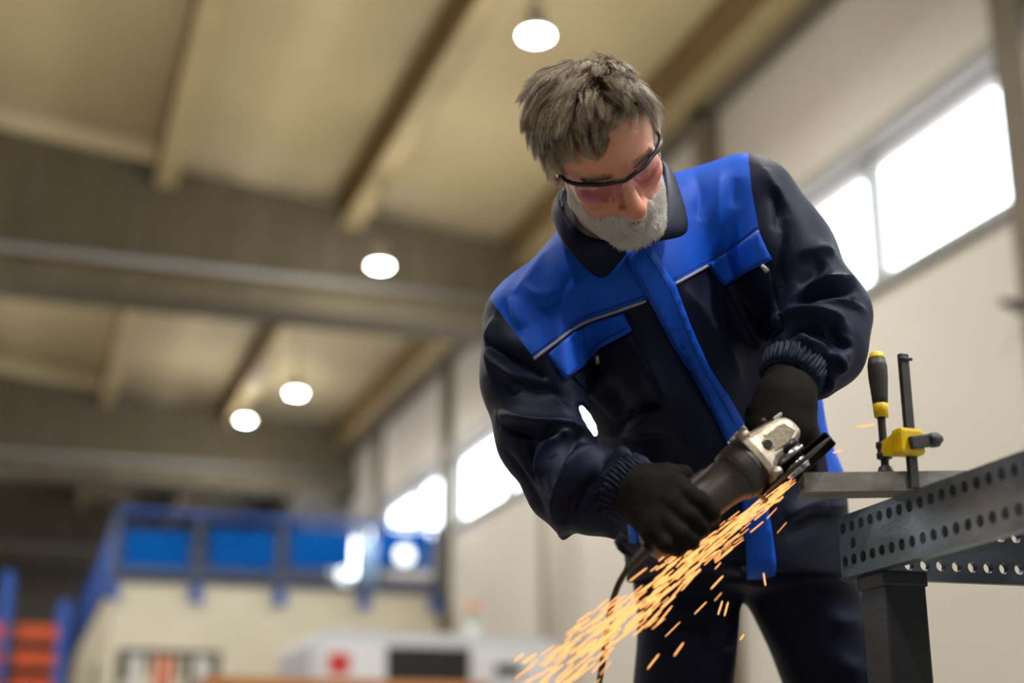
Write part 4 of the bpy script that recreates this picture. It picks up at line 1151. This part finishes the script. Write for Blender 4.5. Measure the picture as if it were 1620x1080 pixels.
MB().lathe([(-.232, .017), (-.228, .023), (-.215, .0265), (-.19, .0270), (-.165, .0265), (-.10, .0285), (-.086, .0305), (-.076, .0350), (-.066, .0385), (-.047, .0395), (-.044, .038)], gw(0, 0, 0), AW, 40).build('motor_housing', M_gbody, gr)
for k in range(5):
    a0 = -.0740 + .0052 * k
    MB().lathe([(a0 - .0010, .0352 + .0008 * k), (a0, .0375 + .0006 * k), (a0 + .0012, .0352 + .0008 * k)], gw(0, 0, 0), AW, 40, capped=False).build('vent_rib', M_gribbed, gr)
MB().prism([(-.155, -.0075), (-.075, -.0085), (-.075, .0085), (-.155, .0075)], gw(0, -.0255, -.006), AW, SW, -NW, .0075).build('housing_ridge', M_ridge, gr, bev=.0015)
MB().prism([(-.125, -.006), (-.10, -.006), (-.10, .006), (-.125, .006)], gw(0, -.0325, -.006), AW, SW, -NW, .004).build('slide_switch', M_hole, gr, bev=.001)
# gear head: rounded rectangular sections
def sect(a, n0, n1, s1, m=36, p=4.0):
    out = []
    for k in range(m):
        w = 2 * math.pi * k / m; c, s = math.cos(w), math.sin(w)
        u = math.copysign(abs(c) ** (2 / p), c); v = math.copysign(abs(s) ** (2 / p), s)
        out.append(gw(a, (n0 + n1) / 2 + (n1 - n0) / 2 * u, s1 * v))
    return out
def loft_rings(rings, name, m, parent, smooth=True):
    n = len(rings[0]); V = [q for r in rings for q in r]
    F = [(i*n+k, i*n+(k+1) % n, (i+1)*n+(k+1) % n, (i+1)*n+k) for i in range(len(rings) - 1) for k in range(n)]
    F += [tuple(range(n - 1, -1, -1)), tuple((len(rings) - 1) * n + k for k in range(n))]
    b = MB(); b.add(V, F, smooth); b.sm[-2:] = [False, False]
    return b.build(name, m, parent)
gh = loft_rings([sect(-.047, -.040, .040, .040, 16), sect(-.036, -.040, .040, .040, 16), sect(-.034, -.037, .035, .035, 16), sect(-.020, -.034, .025, .030, 16), sect(.004, -.031, .022, .026, 16), sect(.024, -.027, .019, .022, 16), sect(.037, -.021, .014, .017, 16), sect(.044, -.013, .008, .010, 16)], 'gear_head', M_cast, gr, False)
bvm = gh.modifiers.new('bevel', 'BEVEL'); bvm.width = .0012; bvm.segments = 2
gh['label'] = 'cast metal gear head'
for sn in (-1, 1):
    for ss in (-1, 1):
        MB().lathe([(-.047, .0068), (-.031, .0068), (-.030, .0058)], gw(0, sn * .0325, ss * .0325), AW, 16).build('screw_boss', M_cast, gh)
        MB().lathe([(-.0302, .0038), (-.0285, .0034)], gw(0, sn * .0325, ss * .0325), AW, 6).build('screw', M_chrome, gh)
MB().lathe([(0, .0075), (.006, .0075), (.008, .006)], gw(.014, -.031, -.004), -NW, 20).build('spindle_lock', M_hole, gh)
MB().lathe([(0, .0062), (.004, .0062)], gw(-.018, -.004, .0295), SW, 20).build('handle_socket', M_hole, gh)
MB().lathe([(0, .0085), (.003, .0085), (.0035, .0065)], gw(-.018, -.004, .0282), SW, 20).build('socket_ring', M_cast, gh)
MB().prism([(-.030, -.022), (-.006, -.016), (.024, -.014), (.030, .004), (.008, .012), (-.022, .010)], gw(0, 0, .0245), AW, NW, SW, .0040).build('side_boss', M_cast, gh, bev=.002)
MB().prism([(.020, -.018), (.040, -.013), (.040, .013), (.020, .018)], gw(0, -.0235, 0), AW, SW, -NW, .006).build('nose_facet', M_chrome, gh, bev=.003)
for _a, _s in ((-.034, .010), (-.026, .020), (-.036, -.010)):
    MB().prism([(-.005, -.005), (.005, -.004), (.004, .005), (-.004, .005)], gw(_a, -.036, _s), AW, SW, -NW, .009).build('screw_lug', M_chrome, gh, bev=.0015)
MB().lathe([(.010, .0270), (.017, .0270), (.019, .024), (.026, .0235), (.028, .020), (.034, .0200)], gw(.006, 0, 0), NW, 32).build('spindle_neck', M_guard, gr)
MB().lathe([(.021, .0265), (.029, .0265)], gw(.006, 0, 0), NW, 32).build('guard_clamp', M_chrome, gr)
# guard: half drum, open towards the camera
DO = gp3(.006, 0, 0)
def dp(n, ang, r): return cw(DO + GN * n + (GA * math.cos(ang) + GS * math.sin(ang)) * r)      # angles pi..2pi lie away from the camera
V = []; F = []; m = 40
prof = [(.029, .022), (.029, .064), (.0305, .0665), (.0335, .0675), (.051, .0675), (.0525, .0650)]
for i in range(m + 1):
    ang = math.pi * (.98 + 1.04 * i / m)
    for (n_, r_) in prof: V.append(dp(n_, ang, r_))
k = len(prof)
for i in range(m):
    for j in range(k - 1): F.append((i*k+j, i*k+j+1, (i+1)*k+j+1, (i+1)*k+j))
gd_ = MB().add(V, F, False).build('guard', M_guard, gr); sd = gd_.modifiers.new('solid', 'SOLIDIFY'); sd.thickness = .0018
gd_['label'] = 'black sheet steel wheel guard'
dk = MB().lathe([(.0410, .0625), (.0426, .0625)], cw(DO), NW, 64).build('cutting_disc', M_disc, gr)
MB().lathe([(.0426, .019), (.0465, .019), (.047, .017), (.051, .0165)], cw(DO), NW, 32).build('flange_nut', M_chrome, gr)
MB().lathe([(.034, .018), (.041, .020)], cw(DO), NW, 32).build('inner_flange', M_chrome, gr)
# power cord with strain relief
t0 = gp3(-.230, 0, 0)
cord = [t0, c3(1004, 888, 1.855), c3(990, 904, 1.85), c3(976, 930, 1.85), c3(966, 965, 1.852), c3(959, 1010, 1.855), c3(952, 1055, 1.86), c3(944, 1100, 1.87)]
MB().tube(cw(np.array(spline([t0, c3(1004, 888, 1.855), c3(991, 903, 1.85)], 6))), [.0085 - .0003 * i for i in range(13)], 12).build('strain_relief', M_gribbed, gr)
cp = list(cw(np.array(spline(cord, 8))))
e0 = cp[-1]; cp += spline([e0, e0 + (-.03, .06, -.18), e0 + (-.08, .16, -.36), np.array([e0[0] - .16, e0[1] + .28, .05]), np.array([e0[0] - .30, e0[1] + .42, .006]), np.array([e0[0] - .8, e0[1] + .6, .006]), np.array([e0[0] - 1.6, e0[1] + .5, .006])], 8)[1:]
MB().tube(cp, .0042, 10).build('power_cord', M_cable, gr)

# ================================================================== WELDING TABLE, TUBE, CLAMP
M_tab = mat('table_steel', srgb(138, 150, 162), .40, metal=.75, noise=.35, nscale=7, bump=.1, bscale=90, stretch=(1, 1, 2))
M_leg = mat('table_leg_steel', srgb(70, 73, 80), .42, metal=.55, noise=.15, nscale=9, bump=.08, bscale=120)
M_tube = mat('raw_steel_tube', srgb(176, 174, 172), .40, metal=.7, noise=.2, nscale=14, stretch=(1, 4, 4))
M_tubein = mat('tube_inside', srgb(40, 36, 34), .7, metal=.3)
M_cy = mat('clamp_yellow', srgb(228, 190, 10), .45, noise=.12, nscale=40, col2=None)
M_cb = mat('clamp_black', srgb(46, 44, 44), .5, noise=.1, nscale=40)
M_cbar = mat('clamp_bar_steel', srgb(70, 66, 66), .4, metal=.6, noise=.1, nscale=30)
ZT_ = .898; ZB_ = .807; TA = np.array([1.1303, 1.8265, 0]); TD = nrm((-.0587, -.9983, 0)); TX = np.array([-TD[1], TD[0], 0])   # TX to the right
TL, TW = 1.30, 1.0
tb = empty('welding_table', TA + TX * .5 + TD * .6, 'heavy steel welding table with rows of round holes in its sides', 'table')
def perf(o, eu, ev, en, U, Vh, holes, r, th, name, m, parent, seg=16):
    pts = [Vector(q) for q in ((0, 0), (U, 0), (U, Vh), (0, Vh))]; ed = [(0, 1), (1, 2), (2, 3), (3, 0)]
    for (hu, hv) in holes:
        b = len(pts); pts += [Vector((hu + r * math.cos(2 * math.pi * k / seg), hv + r * math.sin(2 * math.pi * k / seg))) for k in range(seg)]
        ed += [(b + k, b + (k + 1) % seg) for k in range(seg)]
    vo, eo, fo, _, _, _ = delaunay_2d_cdt(pts, ed, [], 0, 1e-7)
    H = np.array(holes); F = []
    for f in fo:
        c = sum((vo[i] for i in f), Vector((0, 0))) / len(f)
        if np.min(np.hypot(H[:, 0] - c.x, H[:, 1] - c.y)) > r * .98: F.append(tuple(f))
    W = [np.asarray(o) + eu * v.x + ev * v.y for v in vo]; n = len(W); W += [w + en * th for w in W]
    faces = F + [tuple(i + n for i in reversed(f)) for f in F]
    cnt = {}
    for f in F:
        for k in range(3): cnt[(f[k], f[(k + 1) % 3])] = 1
    faces += [(c, a, a + n, c + n) for (a, c) in cnt if (c, a) not in cnt]
    return MB().add(W, faces).build(name, m, parent)
ez = np.array([0, 0, 1.0])
hs = []
for k in range(48):
    u = .0135 + .0267 * k
    if u < TL - .01: hs += [(u, .0715), (u, .0235)]
hs.append((.0405, .0465))
perf(TA + ez * ZB_, TD, ez, TX, TL, ZT_ - ZB_ - .0004, hs, .0082, .020, 'side_plate', M_tab, tb)
hs2 = [(.0055 + .0267 * k, v) for k in range(37) for v in (.0235, .0715) if k > 0 and .0055 + .0267 * k < TW - .06]
perf(TA + ez * ZB_ + TX * .0201, TX, ez, TD, TW - .0402, ZT_ - ZB_ - .0124, hs2, .0082, .012, 'end_plate', M_tab, tb)
perf(TA + ez * ZB_ + TX * .0201 + TD * (TL - .012), TX, ez, TD, TW - .0402, ZT_ - ZB_ - .0124, hs2, .0082, .012, 'end_plate', M_tab, tb)
perf(TA + ez * ZB_ + TX * (TW - .012), TD, ez, TX, TL, ZT_ - ZB_ - .0004, hs[:-1], .0082, .012, 'side_plate', M_tab, tb)
def tp(x, d, z): return TA + TX * x + TD * d + ez * z
MB().add([tp(.0201, 0, ZT_ - .012), tp(TW - .0121, 0, ZT_ - .012), tp(TW - .0121, TL, ZT_ - .012), tp(.0201, TL, ZT_ - .012), tp(.0201, 0, ZT_), tp(TW - .0121, 0, ZT_), tp(TW - .0121, TL, ZT_), tp(.0201, TL, ZT_)],
         [(0,3,2,1),(4,5,6,7),(0,1,5,4),(1,2,6,5),(2,3,7,6),(3,0,4,7)]).build('top_plate', M_tab, tb)
MB().tube([tp(.006, .60, .855), tp(.006, .6001, .855)], .001, 6).build('weld_spot', M_tab, tb)
for x in (.014, TW - .078):
    for d in (.028, TL - .098):
        q = lambda c: tp(x + c[0], d + c[1], c[2])
        MB().box((0, 0, .012), (.064, .07, ZB_ - .012), q, .004).build('leg', M_leg, tb)
        MB().box((-.004, -.004, ZB_ - .022), (.066, .074, ZB_), q, .004).build('leg_collar', M_leg, tb)
        MB().box((-.02, -.02, 0), (.084, .09, .012), q).build('foot_plate', M_leg, tb)

# steel tube being cut
tA = np.array([.9875, 1.673, ZT_ + .0005]); tD = nrm((.124, -.051, 0)); tN = np.array([-tD[1], tD[0], 0]); TLn, TDp, THh, tw = .34, .052, .0265, .0028
tu = empty('steel_tube', tA + tD * .17 + tN * .026, 'short rectangular steel tube clamped across the welding table edge', 'steel tube')
def ubox(u0, u1, v0, v1, z0, z1): 
    return [tA + tD * u + tN * v + ez * z for (u, v, z) in ((u0,v0,z0),(u1,v0,z0),(u1,v1,z0),(u0,v1,z0),(u0,v0,z1),(u1,v0,z1),(u1,v1,z1),(u0,v1,z1))]
bf = [(0,3,2,1),(4,5,6,7),(0,1,5,4),(1,2,6,5),(2,3,7,6),(3,0,4,7)]
MB().add(ubox(0, TLn, 0, tw, tw, THh - tw), bf).build('tube_wall', M_tube, tu)
MB().add(ubox(0, TLn, TDp - tw, TDp, tw, THh - tw), bf).build('tube_wall', M_tube, tu)
MB().add(ubox(-.004, TLn, 0, TDp, 0, tw), bf).build('tube_base', M_tube, tu)
MB().add(ubox(0, TLn, 0, TDp, THh - tw, THh), bf).build('tube_top', M_tube, tu)

# screw clamp
cb = np.array([1.1105, 1.6060, 0]) + TX * .004
def vline(px, py, y0, x0):      # height on the vertical line x0,y0 that shows at row py
    lo, hi = .6, 1.4
    for _ in range(40):
        mz = (lo + hi) / 2; d = np.array([x0, y0, mz]) - CAM; yy = 540 - FPX * (d @ UP) / (d @ FW)
        if yy > py: lo = mz
        else: hi = mz
    return lo
zt = vline(0, 560, cb[1], cb[0])
ck = empty('screw_clamp', (cb[0], cb[1], ZT_), 'yellow and black screw clamp holding the steel tube to the table', 'clamp')
MB().box((cb[0] - .0068, cb[1] - .0040, ZT_ + .0002), (cb[0] + .0068, cb[1] + .0040, zt), None, .0012).build('bar', M_cbar, ck)
MB().tube([(cb[0] - .010, cb[1] - .005, zt - .008), (cb[0] + .010, cb[1] - .005, zt - .008)], .0025, 8).build('stop_pin', M_cb, ck)
z0, z1 = vline(0, 722, cb[1], cb[0]), vline(0, 679, cb[1], cb[0])
MB().box((cb[0] - .0225, cb[1] - .013, z0), (cb[0] + .015, cb[1] + .013, z1), None, .006).build('sliding_arm', M_cy, ck)
def tilt(q): 
    c = np.array([cb[0] + .012, cb[1] - .017, (z0 + z1) / 2]); q = q - c; a = math.radians(11); return c + np.array([q[0] * math.cos(a) - q[2] * math.sin(a), q[1], q[0] * math.sin(a) + q[2] * math.cos(a)])
MB().box((cb[0] - .012, cb[1] - .021, (z0 + z1) / 2 - .009), (cb[0] + .024, cb[1] - .013, (z0 + z1) / 2 + .009), tilt, .0025).build('release_lever', M_cb, ck)
MB().lathe([(0, .009), (.006, .0105), (.014, .0105), (.016, .006), (.021, .0055), (.022, .003)], tilt(np.array([cb[0] + .018, cb[1] - .015, (z0 + z1) / 2])), (1, 0, .2), 14).build('lever_knob', M_cb, ck)
sc = np.array([cb[0] - .0130, cb[1] + .044, 0]); zf = tA[2] + THh
def sz(py): return vline(0, py, sc[1], sc[0])
MB().lathe([(0, .0125), (.003, .013), (.005, .0105), (.010, .009), (.012, .006)], (sc[0], sc[1], zf + .0003), (0, 0, 1), 20).build('swivel_foot', M_cb, ck)
n = 34; zs0, zs1 = zf + .006, sz(655); prof = []
for i in range(n * 2 + 1): prof.append((zs0 + (zs1 - zs0) * i / (n * 2), .0048 if i % 2 else .0060))
MB().lathe(prof, (sc[0], sc[1], 0), (0, 0, 1), 14).build('screw_thread', M_cb, ck)
zn = (z0 + z1) / 2 - .002
MB().lathe([(-.012, .0085), (-.011, .0105), (-.004, .0105), (-.003, .009), (.003, .009), (.004, .0105), (.011, .0105), (.012, .0085)], (sc[0], sc[1], zn), (0, 0, 1), 18).build('thread_nut', M_cb, ck)
MB().add([np.array([cb[0] - .004 + s * .014, cb[1] + .011, zz]) for zz in (z0 + .004, z1 - .004) for s in (-1, 1)] + [np.array([sc[0] + s * .008, sc[1], zz]) for zz in (zn - .009, zn + .009) for s in (-1, 1)], [(0, 1, 3, 2), (4, 6, 7, 5), (0, 4, 5, 1), (2, 3, 7, 6), (0, 2, 6, 4), (1, 5, 7, 3)]).build('arm_bridge', M_cy, ck)
h0, h1 = sz(660), sz(557); L = h1 - h0
MB().lathe([(0, .0095), (L * .20, .0108), (L * .205, .0100)], (sc[0], sc[1], h0), (0, 0, 1), 24).build('handle_collar', M_cy, ck)
MB().lathe([(L * .20, .0104), (L * .30, .0112), (L * .6, .0134), (L * .78, .0136), (L * .90, .0118)], (sc[0], sc[1], h0), (0, 0, 1), 24).build('handle_grip', M_cb, ck)
MB().lathe([(L * .90, .0118), (L * .93, .0105), (L * .985, .0085), (L, .006)], (sc[0], sc[1], h0), (0, 0, 1), 24).build('handle_cap', M_cy, ck)

# ================================================================== SPARKS
M_spark = emat('spark_glow', (1, .42, .12, 1), 9.0)
M_spark.node_tree.nodes['Principled BSDF'].inputs['Base Color'].default_value = (0, 0, 0, 1); M_spark.node_tree.nodes['Principled BSDF'].inputs['Specular IOR Level'].default_value = 0
nt = M_spark.node_tree; at = nt.nodes.new('ShaderNodeAttribute'); at.attribute_name = 'heat'
rp = nt.nodes.new('ShaderNodeValToRGB'); rp.color_ramp.elements[0].color = (1, .42, .13, 1); rp.color_ramp.elements[1].color = (1, .66, .34, 1)
nt.links.new(at.outputs['Fac'], rp.inputs[0]); nt.links.new(rp.outputs[0], nt.nodes['Principled BSDF'].inputs['Emission Color'])
ml = nt.nodes.new('ShaderNodeMath'); ml.operation = 'MULTIPLY_ADD'; ml.inputs[1].default_value = 9.0; ml.inputs[2].default_value = 1.3
nt.links.new(at.outputs['Fac'], ml.inputs[0]); nt.links.new(ml.outputs[0], nt.nodes['Principled BSDF'].inputs['Emission Strength'])
r = np.random.default_rng(8); V = []; F = []; heat = []
S0 = c3(1244, 768, 1.940)
mid_px = lambda u: (1248 - 388 * u, 769 + 317 * u ** 1.04)
for i in range(440):
    u = (r.beta(1.15, 1.5) if r.random() < .8 else r.random()) * 1.04
    x, y = mid_px(u); w = 4 + 42 * u ** .8
    o = r.normal() * w * .55 - 5 * u
    if r.random() < .10: o += abs(r.normal()) * 75 * u ** .7 * (1 if r.random() < .85 else -.4)
    nx, ny = .64, .77                                   # across the jet, towards the lower right
    x += nx * o; y += ny * o
    z = 1.940 - .16 * u + r.normal() * .030 * u
    ang = math.atan2(318, -384) + (-o / 420.0) * (1 if o > 0 else .5) + r.normal() * .05
    ln = r.uniform(12, 44) * (.75 + .4 * u) * (1.0 if abs(o) < 40 else .8)
    dx, dy = math.cos(ang) * ln / 2, math.sin(ang) * ln / 2
    a, b = c3(x - dx, y - dy, z + .010), c3(x + dx, y + dy, z - .010)
    rad = r.uniform(.0005, .0011) * (1.1 if u > .3 else .7); t = nrm(b - a); e1 = nrm(np.cross(t, (0, 0, 1))); e2 = np.cross(t, e1); bs = len(V)
    for (q, rr) in ((a, rad * .5), (a + (b - a) * .15, rad), (a + (b - a) * .85, rad), (b, rad * .5)):
        for k in range(4): V.append(q + rr * (e1 * math.cos(k * math.pi / 2) + e2 * math.sin(k * math.pi / 2)))
    for j in range(3):
        for k in range(4): F.append((bs + j*4+k, bs + j*4+(k+1) % 4, bs + j*4+4+(k+1) % 4, bs + j*4+4+k))
    F += [(bs, bs+1, bs+2, bs+3), (bs+15, bs+14, bs+13, bs+12)]
    heat += [max(0, min(1, (1 - .45 * u) * r.uniform(.0, 1.0) ** 1.1 * (1.0 if abs(o) < 30 else .55)))] * 16
for (x, y, x2, y2) in ((1355, 675, 1384, 671), (1318, 716, 1332, 712), (1208, 906, 1211, 926), (1152, 952, 1146, 974), (1143, 950, 1136, 972), (1171, 1012, 1177, 1003)):
    a, b = c3(x, y, 1.92), c3(x2, y2, 1.91); rad = .0011; t = nrm(b - a); e1 = nrm(np.cross(t, (0, 0, 1))); e2 = np.cross(t, e1); bs = len(V)
    for (q, rr) in ((a, rad * .5), (a + (b - a) * .15, rad), (a + (b - a) * .85, rad), (b, rad * .5)):
        for k in range(4): V.append(q + rr * (e1 * math.cos(k * math.pi / 2) + e2 * math.sin(k * math.pi / 2)))
    for j in range(3):
        for k in range(4): F.append((bs + j*4+k, bs + j*4+(k+1) % 4, bs + j*4+4+(k+1) % 4, bs + j*4+4+k))
    F += [(bs, bs+1, bs+2, bs+3), (bs+15, bs+14, bs+13, bs+12)]; heat += [.45] * 16
sp = np_mesh('sparks', np.array(V), np.array(F), M_spark, None, False)
a = sp.data.attributes.new('heat', 'FLOAT', 'POINT'); a.data.foreach_set('value', np.float32(heat))
tag(sp, 'spray of glowing orange sparks flying down from the cutting disc', 'sparks', kind='stuff')
